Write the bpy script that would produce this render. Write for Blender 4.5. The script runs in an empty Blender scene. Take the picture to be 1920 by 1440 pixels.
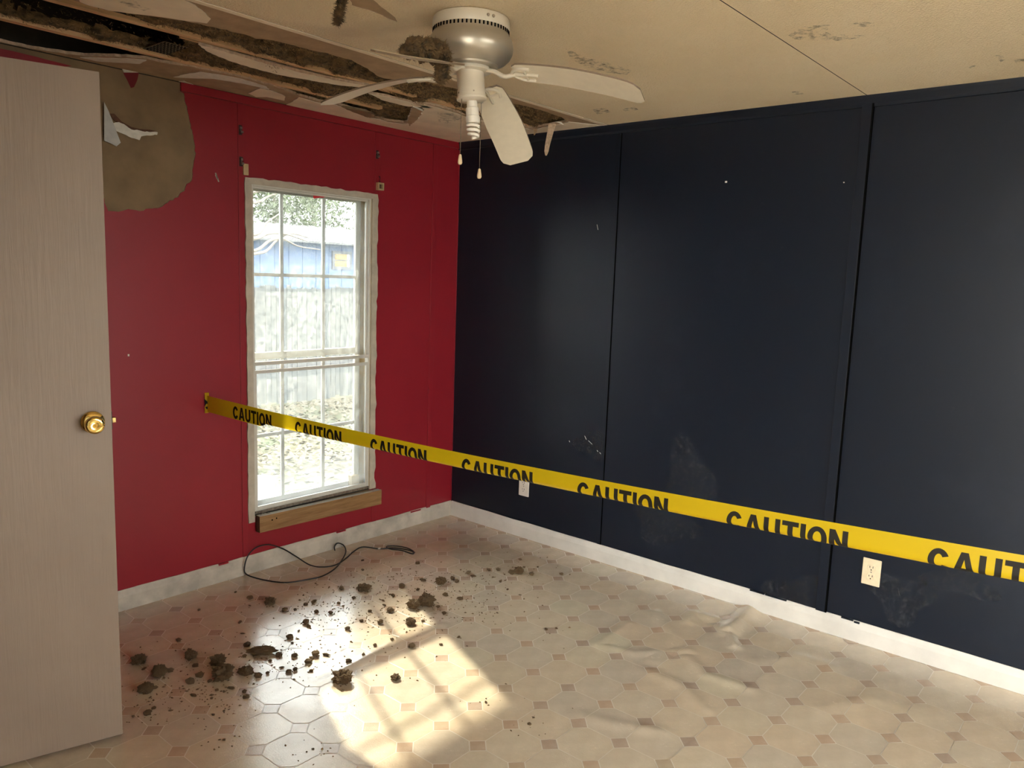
import bpy, bmesh, math, random
from mathutils import Vector, Matrix, noise
from mathutils.geometry import tessellate_polygon

random.seed(7)
scn = bpy.context.scene
COL = scn.collection

# ------------------------------------------------------------------ camera
FPX = 1463.74
CAM = Vector((-3.4495, -3.4008, 1.5194))
YAW, PITCH, ROLL = 0.7028755, -0.1370561, 0.0353142
_d = Vector((math.cos(YAW) * math.cos(PITCH), math.sin(YAW) * math.cos(PITCH), math.sin(PITCH)))
_r = _d.cross(Vector((0, 0, 1))).normalized()
_u = _r.cross(_d)
CR = math.cos(ROLL) * _r + math.sin(ROLL) * _u
CU = -math.sin(ROLL) * _r + math.cos(ROLL) * _u
CD = _d
cam = bpy.data.cameras.new('camera')
cam.sensor_width = 36.0
cam.lens = FPX / 1920 * 36
cam.clip_start = 0.05
cam.clip_end = 300
camo = bpy.data.objects.new('camera', cam)
COL.objects.link(camo)
camo.matrix_world = Matrix(((CR.x, CU.x, -CD.x, CAM.x), (CR.y, CU.y, -CD.y, CAM.y), (CR.z, CU.z, -CD.z, CAM.z), (0, 0, 0, 1)))
scn.camera = camo


def ray(u, v):
    return CR * ((u - 960) / FPX) + CU * (-(v - 720) / FPX) + CD


def at(u, v, ax, val):
    """where the sight line of a surveyed picture point meets the plane coordinate[ax] = val"""
    d = ray(u, v)
    return CAM + d * ((val - CAM[ax]) / d[ax])


def proj(P):
    w = Vector(P) - CAM
    z = w.dot(CD)
    return 960 + FPX * w.dot(CR) / z, 720 - FPX * w.dot(CU) / z, z


# ------------------------------------------------------------------ world, sun, exposure
w = bpy.data.worlds.new('world')
scn.world = w
w.use_nodes = True
nt = w.node_tree
bg = nt.nodes['Background']
SUN = Vector((-0.40, -1.0, -0.89)).normalized()
# thin bright overcast with the sun showing through: the same pale sky all round
bg.inputs['Color'].default_value = (1.0, 0.98, 0.945, 1.0)
bg.inputs['Strength'].default_value = 5.5

sun = bpy.data.lights.new('sun', 'SUN')
sun.energy = 6.6
sun.color = (1.0, 0.86, 0.66)
sun.angle = math.radians(1.3)
suno = bpy.data.objects.new('sun', sun)
COL.objects.link(suno)
suno.location = (4, 10, 9)
suno.rotation_euler = SUN.to_track_quat('-Z', 'Y').to_euler()

scn.view_settings.view_transform = 'Standard'
scn.view_settings.look = 'None'
scn.view_settings.gamma = 1.0
scn.view_settings.use_curve_mapping = False
scn.view_settings.exposure = 1.4
cy = scn.cycles
cy.max_bounces = 14
cy.diffuse_bounces = 8
cy.glossy_bounces = 5
cy.transmission_bounces = 8
cy.transparent_max_bounces = 16
cy.sample_clamp_indirect = 12.0
cy.caustics_reflective = False
cy.caustics_refractive = False


# ------------------------------------------------------------------ material helpers
def new_mat(name):
    m = bpy.data.materials.new(name)
    m.use_nodes = True
    n = m.node_tree
    return m, n, n.nodes['Principled BSDF'], n.nodes['Material Output']


def node(n, t, **kw):
    x = n.nodes.new(t)
    for k, v in kw.items():
        if k in x.inputs:
            x.inputs[k].default_value = v
        else:
            setattr(x, k, v)
    return x


def rgb(c):
    return (c[0], c[1], c[2], 1.0)


def ramp(n, src, stops):
    r = n.nodes.new('ShaderNodeValToRGB')
    e = r.color_ramp.elements
    while len(e) < len(stops):
        e.new(0.5)
    for i, (p, c) in enumerate(stops):
        e[i].position = p
        e[i].color = rgb(c) if len(c) == 3 else c
    n.links.new(src, r.inputs[0])
    return r


def mixc(n, fac, a, b, mode='MIX'):
    m = n.nodes.new('ShaderNodeMix')
    m.data_type = 'RGBA'
    m.blend_type = mode
    for sock, v in ((m.inputs[0], fac), (m.inputs[6], a), (m.inputs[7], b)):
        if hasattr(v, 'is_output'):
            n.links.new(v, sock)
        elif isinstance(v, (int, float)):
            sock.default_value = v
        else:
            sock.default_value = rgb(v)
    return m.outputs[2]


def coords(n, scale=(1, 1, 1), kind='Object'):
    tc = n.nodes.new('ShaderNodeTexCoord')
    mp = n.nodes.new('ShaderNodeMapping')
    mp.inputs['Scale'].default_value = scale
    n.links.new(tc.outputs[kind], mp.inputs['Vector'])
    return mp.outputs[0]


def tex_noise(n, co, scale, detail=4, rough=0.55):
    t = node(n, 'ShaderNodeTexNoise', Scale=scale, Detail=detail, Roughness=rough)
    n.links.new(co, t.inputs['Vector'])
    return t


def bump(n, bs, src, strength, dist, prev=None):
    b = node(n, 'ShaderNodeBump', Strength=strength, Distance=dist)
    n.links.new(src, b.inputs['Height'])
    if prev is not None:
        n.links.new(prev, b.inputs['Normal'])
    n.links.new(b.outputs[0], bs.inputs['Normal'])
    return b.outputs[0]


def simple(name, col, rough=0.5, metal=0.0, spec=0.5, var=None, bmp=None, scale=(1, 1, 1), vcol=None):
    """var=(noise scale, amount); bmp=(noise scale, strength, distance)"""
    m, n, bs, out = new_mat(name)
    bs.inputs['Base Color'].default_value = rgb(col)
    bs.inputs['Roughness'].default_value = rough
    bs.inputs['Metallic'].default_value = metal
    bs.inputs['Specular IOR Level'].default_value = spec
    if var or bmp:
        co = coords(n, scale)
    if var:
        t = tex_noise(n, co, var[0], 5)
        dark = vcol if vcol else tuple(c * (1 - var[1]) for c in col)
        r = ramp(n, t.outputs['Fac'], [(0.35, dark), (0.65, col)])
        n.links.new(r.outputs[0], bs.inputs['Base Color'])
    if bmp:
        t2 = tex_noise(n, co, bmp[0], 4)
        bump(n, bs, t2.outputs['Fac'], bmp[1], bmp[2])
    return m


MAT = {}


def build_materials():
    # navy painted panel: satin sheen, chalky scuffs
    m, n, bs, out = new_mat('navy_paint')
    co = coords(n)
    t = tex_noise(n, co, 2.2, 6, 0.65)
    r = ramp(n, t.outputs['Fac'], [(0.55, (0.0052, 0.0088, 0.0180)), (0.78, (0.010, 0.0145, 0.026))])
    t2 = tex_noise(n, co, 14, 5, 0.7)
    r2 = ramp(n, t2.outputs['Fac'], [(0.66, (0, 0, 0)), (0.82, (0.6, 0.6, 0.6))])
    c = mixc(n, r2.outputs[0], r.outputs[0], (0.028, 0.031, 0.038))
    n.links.new(c, bs.inputs['Base Color'])
    bs.inputs['Roughness'].default_value = 0.4
    bs.inputs['Specular IOR Level'].default_value = 0.32
    t3 = tex_noise(n, co, 220, 2)
    bump(n, bs, t3.outputs['Fac'], 0.12, 0.001)
    MAT['navy'] = m
    # red painted panel
    m, n, bs, out = new_mat('red_paint')
    co = coords(n)
    t = tex_noise(n, co, 1.7, 6, 0.6)
    r = ramp(n, t.outputs['Fac'], [(0.3, (0.255, 0.0095, 0.020)), (0.7, (0.305, 0.014, 0.026))])
    t2 = tex_noise(n, co, 9, 6, 0.75)
    r2 = ramp(n, t2.outputs['Fac'], [(0.70, (0, 0, 0)), (0.86, (0.35, 0.35, 0.35))])
    c = mixc(n, r2.outputs[0], r.outputs[0], (0.26, 0.05, 0.05))
    n.links.new(c, bs.inputs['Base Color'])
    bs.inputs['Roughness'].default_value = 0.40
    bs.inputs['Specular IOR Level'].default_value = 0.45
    t3 = tex_noise(n, co, 160, 2)
    bump(n, bs, t3.outputs['Fac'], 0.1, 0.001)
    MAT['red'] = m
    # textured ceiling paint: worm-like stipple
    m, n, bs, out = new_mat('ceiling_texture')
    co = coords(n)
    t = tex_noise(n, co, 1.6, 5, 0.6)
    r = ramp(n, t.outputs['Fac'], [(0.35, (0.86, 0.71, 0.49)), (0.7, (0.92, 0.78, 0.57))])
    n.links.new(r.outputs[0], bs.inputs['Base Color'])
    bs.inputs['Roughness'].default_value = 0.85
    t2 = tex_noise(n, coords(n, (1, 1, 1)), 120, 3, 0.6)
    r2 = ramp(n, t2.outputs['Fac'], [(0.42, (0, 0, 0)), (0.6, (1, 1, 1))])
    bump(n, bs, r2.outputs[0], 0.75, 0.004)
    MAT['ceiling'] = m
    MAT['ceiling_plain'] = simple('ceiling_paper', (0.88, 0.77, 0.60), 0.8, var=(9, 0.12), bmp=(60, 0.2, 0.002))
    MAT['gypsum'] = simple('brown_board_paper', (0.44, 0.31, 0.19), 0.9, var=(14, 0.22), bmp=(90, 0.4, 0.002))
    MAT['wallboard'] = simple('brown_wall_paper', (0.265, 0.18, 0.10), 0.85, var=(7, 0.25), bmp=(25, 0.25, 0.004))
    MAT['torn_edge'] = simple('torn_paper_edge', (0.62, 0.46, 0.33), 0.9, var=(80, 0.3))
    MAT['white_paper'] = simple('white_paper', (0.78, 0.74, 0.66), 0.8, var=(40, 0.15))
    MAT['plastic'] = simple('dull_plastic_sheet', (0.55, 0.54, 0.52), 0.55, var=(30, 0.15))
    MAT['lath'] = simple('pale_pine', (0.78, 0.50, 0.27), 0.75, var=(22, 0.28), scale=(0.25, 4, 4), bmp=(60, 0.3, 0.002))
    MAT['insul'] = simple('brown_insulation', (0.185, 0.115, 0.05), 0.95, var=(38, 0.8), bmp=(120, 0.9, 0.006))
    MAT['fibre'] = simple('insulation_fibre', (0.33, 0.225, 0.10), 0.95, var=(25, 0.55))
    MAT['crumb'] = simple('insulation_crumb', (0.23, 0.145, 0.07), 0.95, var=(110, 0.6), bmp=(260, 0.9, 0.004))
    MAT['deck'] = simple('dark_deck_and_shade', (0.035, 0.028, 0.022), 0.95, var=(10, 0.5))  # dark deck tone, also painted shade for the wall top
    MAT['plate'] = simple('rusty_nail_plate', (0.20, 0.15, 0.09), 0.6, metal=0.6, var=(60, 0.4))
    # white woodwork
    MAT['trim_white'] = simple('worn_white_trim', (0.72, 0.69, 0.64), 0.45, var=(6, 0.16), bmp=(40, 0.1, 0.002))
    MAT['trim_dirty'] = simple('dirty_white_trim', (0.62, 0.56, 0.48), 0.5, var=(9, 0.35), bmp=(40, 0.1, 0.002))
    MAT['sash'] = simple('white_sash', (0.70, 0.68, 0.62), 0.4, var=(9, 0.12))
    MAT['casing'] = simple('old_casing_paint', (0.60, 0.53, 0.43), 0.55, var=(14, 0.25))
    MAT['jamb'] = simple('tan_jamb', (0.60, 0.45, 0.25), 0.6, var=(12, 0.2))
    MAT['black'] = simple('black_rubber', (0.012, 0.012, 0.013), 0.45)
    MAT['dark_metal'] = simple('dark_metal', (0.06, 0.055, 0.05), 0.4, metal=0.7, var=(70, 0.4))
    MAT['steel'] = simple('dull_steel', (0.42, 0.36, 0.30), 0.35, metal=0.9, var=(90, 0.4))
    MAT['brass'] = simple('polished_brass', (0.83, 0.60, 0.20), 0.09, metal=1.0)
    MAT['brass_dull'] = simple('dull_brass', (0.62, 0.42, 0.16), 0.35, metal=1.0, var=(90, 0.4))
    MAT['ivory'] = simple('ivory_plastic', (0.78, 0.66, 0.46), 0.4, var=(60, 0.08))
    MAT['ivory_white'] = simple('off_white_plastic', (0.74, 0.70, 0.63), 0.4)
    MAT['slot'] = simple('dark_slot', (0.003, 0.003, 0.003), 1.0, spec=0.0)
    # timber
    m, n, bs, out = new_mat('timber')
    co = coords(n, (1.2, 14, 14))
    t = tex_noise(n, co, 6, 6, 0.6)
    r = ramp(n, t.outputs['Fac'], [(0.3, (0.20, 0.10, 0.036)), (0.55, (0.30, 0.165, 0.065)), (0.75, (0.37, 0.22, 0.10))])
    co2 = coords(n)
    v = node(n, 'ShaderNodeTexVoronoi', Scale=9.0)
    n.links.new(co2, v.inputs['Vector'])
    kn = ramp(n, v.outputs['Distance'], [(0.05, (1, 1, 1)), (0.13, (0, 0, 0))])
    c = mixc(n, kn.outputs[0], r.outputs[0], (0.10, 0.045, 0.02))
    n.links.new(c, bs.inputs['Base Color'])
    bs.inputs['Roughness'].default_value = 0.6
    bump(n, bs, t.outputs['Fac'], 0.15, 0.002)
    MAT['timber'] = m
    MAT['endgrain'] = simple('timber_end_grain', (0.13, 0.055, 0.03), 0.85, var=(60, 0.4))
    # door skin: embossed oak grain under beige paint
    m, n, bs, out = new_mat('door_paint')
    co = coords(n, (1, 1, 0.06))
    wv = node(n, 'ShaderNodeTexNoise', Scale=75.0, Detail=3, Roughness=0.6, Distortion=0.6)
    n.links.new(co, wv.inputs['Vector'])
    co2 = coords(n)
    t = tex_noise(n, co2, 2.5, 5)
    r = ramp(n, t.outputs['Fac'], [(0.3, (0.285, 0.216, 0.172)), (0.7, (0.33, 0.255, 0.204))])
    t4 = tex_noise(n, co2, 55, 3, 0.6)
    sp = ramp(n, t4.outputs['Fac'], [(0.735, (0, 0, 0)), (0.76, (0.8, 0.8, 0.8))])
    c = mixc(n, sp.outputs[0], r.outputs[0], (0.20, 0.14, 0.09))
    n.links.new(c, bs.inputs['Base Color'])
    bs.inputs['Roughness'].default_value = 0.5
    bump(n, bs, wv.outputs['Fac'], 0.55, 0.0022)
    MAT['door'] = m
    # floor vinyl
    for key, cols, vary in (('tile', ((0.57, 0.483, 0.365), (0.69, 0.60, 0.47)), 0.11), ('inset', ((0.47, 0.355, 0.26), (0.57, 0.45, 0.34)), 0.18)):
        m, n, bs, out = new_mat('vinyl_' + key)
        co = coords(n)
        t = tex_noise(n, co, 12, 6, 0.65)
        r = ramp(n, t.outputs['Fac'], [(0.3, cols[0]), (0.7, cols[1])])
        oi = n.nodes.new('ShaderNodeObjectInfo')
        rr = ramp(n, oi.outputs['Random'], [(0.0, (1 - vary, 1 - vary, 1 - vary * 0.8)), (0.5, (1, 0.985, 0.955)), (0.85, (1.0, 0.94, 0.88)), (1.0, (0.98, 1.02, 0.98))])
        c = mixc(n, 1.0, r.outputs[0], rr.outputs[0], 'MULTIPLY')
        t5 = tex_noise(n, co, 2.2, 6, 0.7)
        dr = ramp(n, t5.outputs['Fac'], [(0.56, (0, 0, 0)), (0.75, (0.5, 0.5, 0.5))])
        c = mixc(n, dr.outputs[0], c, (0.46, 0.38, 0.29))
        n.links.new(c, bs.inputs['Base Color'])
        rt = ramp(n, t.outputs['Fac'], [(0.2, (0.20, 0.20, 0.20)), (0.8, (0.30, 0.30, 0.30))])
        n.links.new(rt.outputs[0], bs.inputs['Roughness'])
        bs.inputs['Specular IOR Level'].default_value = 0.5
        t2 = tex_noise(n, co, 190, 2, 0.5)
        bump(n, bs, t2.outputs['Fac'], 0.30, 0.0016)
        bs.inputs['Coat Weight'].default_value = 0.5
        bs.inputs['Coat Roughness'].default_value = 0.16
        MAT[key] = m
    MAT['grout'] = simple('vinyl_grout_line', (0.66, 0.60, 0.51), 0.4, var=(12, 0.15))
    # caution tape: thin translucent yellow film
    m, n, bs, out = new_mat('yellow_film')
    bs.inputs['Base Color'].default_value = rgb((0.70, 0.495, 0.010))
    bs.inputs['Roughness'].default_value = 0.32
    tr = node(n, 'ShaderNodeBsdfTranslucent')
    tr.inputs['Color'].default_value = rgb((0.86, 0.64, 0.013))
    mx = node(n, 'ShaderNodeMixShader', Fac=0.5)
    mx.inputs[0].default_value = 0.5
    n.links.new(bs.outputs[0], mx.inputs[1])
    n.links.new(tr.outputs[0], mx.inputs[2])
    n.links.new(mx.outputs[0], out.inputs['Surface'])
    MAT['film'] = m
    MAT['ink'] = simple('black_ink', (0.012, 0.010, 0.007), 0.6, spec=0.2)
    # fan
    MAT['fan_white'] = simple('fan_enamel', (0.66, 0.60, 0.50), 0.32, spec=0.5)
    MAT['fan_metal'] = simple('fan_satin_metal', (0.50, 0.455, 0.38), 0.34, metal=0.65)
    MAT['blade'] = simple('fan_blade', (0.76, 0.69, 0.56), 0.45, var=(30, 0.06))
    MAT['blade_edge'] = simple('fan_blade_edge', (0.20, 0.145, 0.10), 0.7)
    MAT['bulb'] = simple('frosted_glass_tube', (0.86, 0.82, 0.75), 0.2)
    MAT['chain'] = simple('bead_chain', (0.16, 0.13, 0.09), 0.4, metal=0.8)
    MAT['pendant'] = simple('wooden_pull', (0.72, 0.58, 0.38), 0.5)
    # dusty glass
    for key, base, lo, hi in (('glass', 0.012, 0.0, 0.15), ('glass_outer', 0.01, 0.0, 0.04)):
        m, n, bs, out = new_mat('dusty_' + key)
        n.nodes.remove(bs)
        co = coords(n, (1, 1, 0.7))
        t = tex_noise(n, co, 48, 9, 0.8)
        t2 = tex_noise(n, coords(n, (1, 1, 0.25)), 11, 4, 0.6)
        ma = node(n, 'ShaderNodeMath', operation='MULTIPLY')
        r = ramp(n, t.outputs['Fac'], [(0.42, (lo, lo, lo)), (0.66, (hi, hi, hi))])
        r2 = ramp(n, t2.outputs['Fac'], [(0.3, (0.45, 0.45, 0.45)), (0.7, (1, 1, 1))])
        n.links.new(r.outputs[0], ma.inputs[0])
        n.links.new(r2.outputs[0], ma.inputs[1])
        # dust settled along the bottom of the panes
        tc = n.nodes.new('ShaderNodeTexCoord')
        sx = n.nodes.new('ShaderNodeSeparateXYZ')
        n.links.new(tc.outputs['Object'], sx.inputs[0])
        mr = node(n, 'ShaderNodeMapRange')
        mr.inputs['From Min'].default_value = 0.30
        mr.inputs['From Max'].default_value = 0.58
        mr.inputs['To Min'].default_value = 0.09 if key == 'glass' else 0.05
        mr.inputs['To Max'].default_value = 0.0
        n.links.new(sx.outputs['Z'], mr.inputs['Value'])
        ad = node(n, 'ShaderNodeMath', operation='ADD')
        n.links.new(ma.outputs[0], ad.inputs[0])
        n.links.new(mr.outputs[0], ad.inputs[1])
        ad2 = node(n, 'ShaderNodeMath', operation='ADD', use_clamp=True)
        n.links.new(ad.outputs[0], ad2.inputs[0])
        ad2.inputs[1].default_value = base
        tp = node(n, 'ShaderNodeBsdfTransparent')
        tp.inputs['Color'].default_value = rgb((0.95, 0.97, 0.97))
        gl = node(n, 'ShaderNodeBsdfGlossy', Roughness=0.03)
        fr = node(n, 'ShaderNodeFresnel', IOR=1.35)
        m1 = node(n, 'ShaderNodeMixShader')
        n.links.new(fr.outputs[0], m1.inputs[0])
        n.links.new(tp.outputs[0], m1.inputs[1])
        n.links.new(gl.outputs[0], m1.inputs[2])
        tl = node(n, 'ShaderNodeBsdfTranslucent')
        tl.inputs['Color'].default_value = rgb((0.80, 0.82, 0.80))
        m2 = node(n, 'ShaderNodeMixShader')
        n.links.new(ad2.outputs[0], m2.inputs[0])
        n.links.new(m1.outputs[0], m2.inputs[1])
        n.links.new(tl.outputs[0], m2.inputs[2])
        n.links.new(m2.outputs[0], out.inputs['Surface'])
        MAT[key] = m
    # stains: ragged brown blotches soaked into the ceiling texture
    for key, col in (('stain', (0.33, 0.23, 0.12)), ('mold', (0.05, 0.06, 0.04)), ('scuff', (0.055, 0.06, 0.07))):
        m, n, bs, out = new_mat('mark_' + key)
        bs.inputs['Base Color'].default_value = rgb(col)
        bs.inputs['Roughness'].default_value = 0.9
        t = tex_noise(n, coords(n), 34, 6, 0.75)
        r = ramp(n, t.outputs['Fac'], [(0.47, (0, 0, 0)), (0.66, (0.6, 0.6, 0.6))])
        n.links.new(r.outputs[0], bs.inputs['Alpha'])
        MAT[key] = m
    # outside
    m, n, bs, out = new_mat('leafy_lawn')
    co = coords(n)
    t = tex_noise(n, co, 0.7, 5, 0.6)
    r = ramp(n, t.outputs['Fac'], [(0.4, (0.040, 0.066, 0.020)), (0.6, (0.075, 0.066, 0.034))])
    t2 = tex_noise(n, co, 16, 5, 0.7)
    r2 = ramp(n, t2.outputs['Fac'], [(0.4, (0.55, 0.5, 0.4)), (0.7, (1.35, 1.25, 1.1))])
    n.links.new(mixc(n, 1.0, r.outputs[0], r2.outputs[0], 'MULTIPLY'), bs.inputs['Base Color'])
    bs.inputs['Roughness'].default_value = 0.95
    bump(n, bs, t2.outputs['Fac'], 1.0, 0.05)
    MAT['lawn'] = m
    MAT['leaf'] = simple('dry_leaf', (0.10, 0.078, 0.045), 0.8, var=(3, 0.45))
    MAT['fence'] = simple('weathered_grey_board', (0.062, 0.068, 0.071), 0.85, var=(9, 0.35), scale=(4, 4, 0.6))
    MAT['blue'] = simple('blue_siding', (0.038, 0.085, 0.185), 0.6, var=(3, 0.15))
    MAT['roof'] = simple('pale_metal_roof', (0.075, 0.075, 0.08), 0.5, var=(4, 0.15))
    MAT['blind'] = simple('yellow_blind', (0.26, 0.17, 0.06), 0.7)
    MAT['grey_frame'] = simple('grey_window_frame', (0.05, 0.06, 0.08), 0.6)
    MAT['bark'] = simple('grey_bark', (0.20, 0.17, 0.14), 0.9, var=(12, 0.4))
    MAT['foliage'] = simple('dull_foliage', (0.085, 0.105, 0.05), 0.85, var=(2, 0.5))
    MAT['siding'] = simple('cream_siding', (0.55, 0.52, 0.46), 0.7)
    MAT['cream'] = simple('cream_wall', (0.78, 0.68, 0.55), 0.7, var=(3, 0.08))
    MAT['bounce_slab'] = simple('pale_concrete', (0.76, 0.70, 0.61), 0.85, var=(2, 0.1))
    MAT['bucket'] = simple('white_plastic', (0.85, 0.85, 0.84), 0.4)
    MAT['red_smear'] = simple('red_smear', (0.75, 0.04, 0.06), 0.6)
    MAT['dark_red'] = simple('dark_red_paper', (0.16, 0.008, 0.014), 0.8)


build_materials()


# ------------------------------------------------------------------ object helpers
def mesh_obj(name, verts, faces, mat, parent=None, smooth=False, mats=None, fmat=None):
    me = bpy.data.meshes.new(name)
    me.from_pydata([tuple(v) for v in verts], [], faces)
    for mm in (mats or [mat]):
        me.materials.append(MAT[mm] if isinstance(mm, str) else mm)
    if fmat:
        me.polygons.foreach_set('material_index', fmat)
    if smooth:
        me.polygons.foreach_set('use_smooth', [True] * len(me.polygons))
    me.update()
    return link(name, me, parent)


def link(name, me, parent=None):
    o = bpy.data.objects.new(name, me)
    COL.objects.link(o)
    if parent is not None:
        attach(o, parent)
    return o


def attach(o, parent):
    o.parent = parent
    t = parent
    mw = Matrix.Identity(4)
    chain = []
    while t is not None:
        chain.append(t)
        t = t.parent
    for t in reversed(chain):
        mw = mw @ (t.matrix_parent_inverse if t.parent else Matrix.Identity(4)) @ t.matrix_basis
    o.matrix_parent_inverse = mw.inverted()


def bm_obj(name, bm, mat, parent=None, smooth=False, mats=None):
    me = bpy.data.meshes.new(name)
    bmesh.ops.recalc_face_normals(bm, faces=bm.faces)
    bm.to_mesh(me)
    bm.free()
    for mm in (mats or [mat]):
        me.materials.append(MAT[mm] if isinstance(mm, str) else mm)
    if smooth:
        me.polygons.foreach_set('use_smooth', [True] * len(me.polygons))
    me.update()
    return link(name, me, parent)


def tag(o, label=None, cat=None, group=None, kind=None):
    if label:
        o['label'] = label
    if cat:
        o['category'] = cat
    if group:
        o['group'] = group
    if kind:
        o['kind'] = kind
    return o


def empty(name, loc, label, cat, group=None, kind=None):
    o = bpy.data.objects.new(name, None)
    o.empty_display_size = 0.05
    COL.objects.link(o)
    o.location = loc
    return tag(o, label, cat, group, kind)


def box_bm(bm, x0, x1, y0, y1, z0, z1, bev=0.0, M=None):
    r = bmesh.ops.create_cube(bm, size=1.0)
    vs = r['verts']
    for v in vs:
        v.co = Vector(((x0 + x1) / 2 + v.co.x * (x1 - x0), (y0 + y1) / 2 + v.co.y * (y1 - y0), (z0 + z1) / 2 + v.co.z * (z1 - z0)))
    if bev:
        es = list({e for v in vs for e in v.link_edges})
        g = bmesh.ops.bevel(bm, geom=es, offset=bev, segments=2, affect='EDGES', profile=0.5)
        vs = list({v for f in g['faces'] for v in f.verts} | {v for v in vs if v.is_valid})
    if M is not None:
        for v in vs:
            v.co = M @ v.co
    return vs


def box(name, x0, x1, y0, y1, z0, z1, mat, parent=None, bev=0.0, M=None):
    bm = bmesh.new()
    box_bm(bm, x0, x1, y0, y1, z0, z1, bev, M)
    return bm_obj(name, bm, mat, parent)


def lathe_bm(bm, prof, M=None, seg=32, cap0=True, cap1=True):
    rings = []
    for r, z in prof:
        ring = []
        for i in range(seg):
            a = 2 * math.pi * i / seg
            co = Vector((r * math.cos(a), r * math.sin(a), z))
            ring.append(bm.verts.new(M @ co if M is not None else co))
        rings.append(ring)
    for a, b in zip(rings, rings[1:]):
        for i in range(seg):
            j = (i + 1) % seg
            bm.faces.new((a[i], a[j], b[j], b[i]))
    if cap0:
        bm.faces.new(rings[0])
    if cap1:
        bm.faces.new(rings[-1])


def lathe(name, prof, mat, parent=None, M=None, seg=32, smooth=True):
    bm = bmesh.new()
    lathe_bm(bm, prof, M, seg)
    o = bm_obj(name, bm, mat, parent, smooth)
    if smooth:
        edge_split(o, 40)
    return o


def edge_split(o, deg):
    md = o.modifiers.new('split', 'EDGE_SPLIT')
    md.split_angle = math.radians(deg)


def tube_data(pts, rad, seg=8):
    pts = [Vector(p) for p in pts]
    V, F = [], []
    up = Vector((0, 0, 1))
    n = len(pts)
    for i, p in enumerate(pts):
        t = (pts[min(i + 1, n - 1)] - pts[max(i - 1, 0)]).normalized()
        a = t.cross(up)
        if a.length < 1e-3:
            a = t.cross(Vector((1, 0, 0)))
        a.normalize()
        b = t.cross(a)
        r = rad[i] if hasattr(rad, '__len__') else rad
        for k in range(seg):
            an = 2 * math.pi * k / seg
            V.append(p + a * (r * math.cos(an)) + b * (r * math.sin(an)))
    for i in range(n - 1):
        for k in range(seg):
            l = (k + 1) % seg
            F.append((i * seg + k, i * seg + l, (i + 1) * seg + l, (i + 1) * seg + k))
    F.append(tuple(range(seg)))
    F.append(tuple((n - 1) * seg + k for k in range(seg)))
    return V, F


def tube(name, pts, rad, mat, parent=None, seg=8):
    V, F = tube_data(pts, rad, seg)
    return mesh_obj(name, V, F, mat, parent, True)


def smooth_path(pts, per=8):
    pts = [Vector(p) for p in pts]
    out = []
    n = len(pts)
    for i in range(n - 1):
        p0, p1, p2, p3 = pts[max(i - 1, 0)], pts[i], pts[i + 1], pts[min(i + 2, n - 1)]
        for k in range(per):
            t = k / per
            out.append(0.5 * ((2 * p1) + (p2 - p0) * t + (2 * p0 - 5 * p1 + 4 * p2 - p3) * t * t + (3 * p1 - p0 - 3 * p2 + p3) * t ** 3))
    out.append(pts[-1])
    return out


def ragged(pts, step=0.02, amp=0.006, seed=0, closed=False):
    """break a polyline into short uneven steps so that it reads as torn"""
    rnd = random.Random(seed)
    out = []
    seq = list(zip(pts, pts[1:] + ([pts[0]] if closed else [])))
    if not closed:
        seq = seq[:len(pts) - 1]
    for a, b in seq:
        L = math.hypot(b[0] - a[0], b[1] - a[1])
        k = max(1, int(L / step))
        for i in range(k):
            t = i / k
            j = amp if i else 0
            out.append((a[0] + (b[0] - a[0]) * t + rnd.uniform(-j, j), a[1] + (b[1] - a[1]) * t + rnd.uniform(-j, j)))
    if not closed:
        out.append(tuple(pts[-1]))
    return out


def slab(name, loops, fn, th, mats, parent=None):
    """flat sheet with holes: loops in 2-D, fn(a, b, depth) gives 3-D; face material 0, edges material 1"""
    pts = [p for lp in loops for p in lp]
    tris = tessellate_polygon([[Vector((p[0], p[1], 0)) for p in lp] for lp in loops])
    n = len(pts)
    V = [fn(p[0], p[1], 0) for p in pts] + [fn(p[0], p[1], th) for p in pts]
    F, fm = [], []
    for t in tris:
        F.append(tuple(t))
        fm.append(0)
        F.append(tuple(n + i for i in reversed(t)))
        fm.append(len(mats) - 1)
    k = 0
    for lp in loops:
        L = len(lp)
        for i in range(L):
            a, b = k + i, k + (i + 1) % L
            F.append((a, b, n + b, n + a))
            fm.append(len(mats) - 1)
        k += L
    bm = bmesh.new()
    bv = [bm.verts.new(v) for v in V]
    for f, q in zip(F, fm):
        try:
            x = bm.faces.new([bv[i] for i in f])
            x.material_index = q
        except ValueError:
            pass
    return bm_obj(name, bm, None, parent, False, mats)


def copy_tree(o, parent=None):
    c = o.copy()
    COL.objects.link(c)
    c.parent = parent
    for ch in o.children:
        copy_tree(ch, c)
    return c


H = 2.30
RW = lambda u, v: (lambda p: (p.x, p.z))(at(u, v, 1, 0.0))
CW = lambda u, v: (lambda p: (p.x, p.y))(at(u, v, 2, H))
FW = lambda u, v: at(u, v, 2, 0.0)

# ------------------------------------------------------------------ room shell
XL, YR = -4.1, -6.2          # far side wall and rear wall of the room (behind the camera)
WX0, WX1, WZ0, WZ1 = -1.395, -0.660, 0.292, 1.918    # clear opening of the window


def strips_with_hole(x0, x1, z0, z1, hx0, hx1, hz0, hz1):
    return [(x0, hx0, z0, z1), (hx1, x1, z0, z1), (hx0, hx1, z0, hz0), (hx0, hx1, hz1, z1)]


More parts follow.
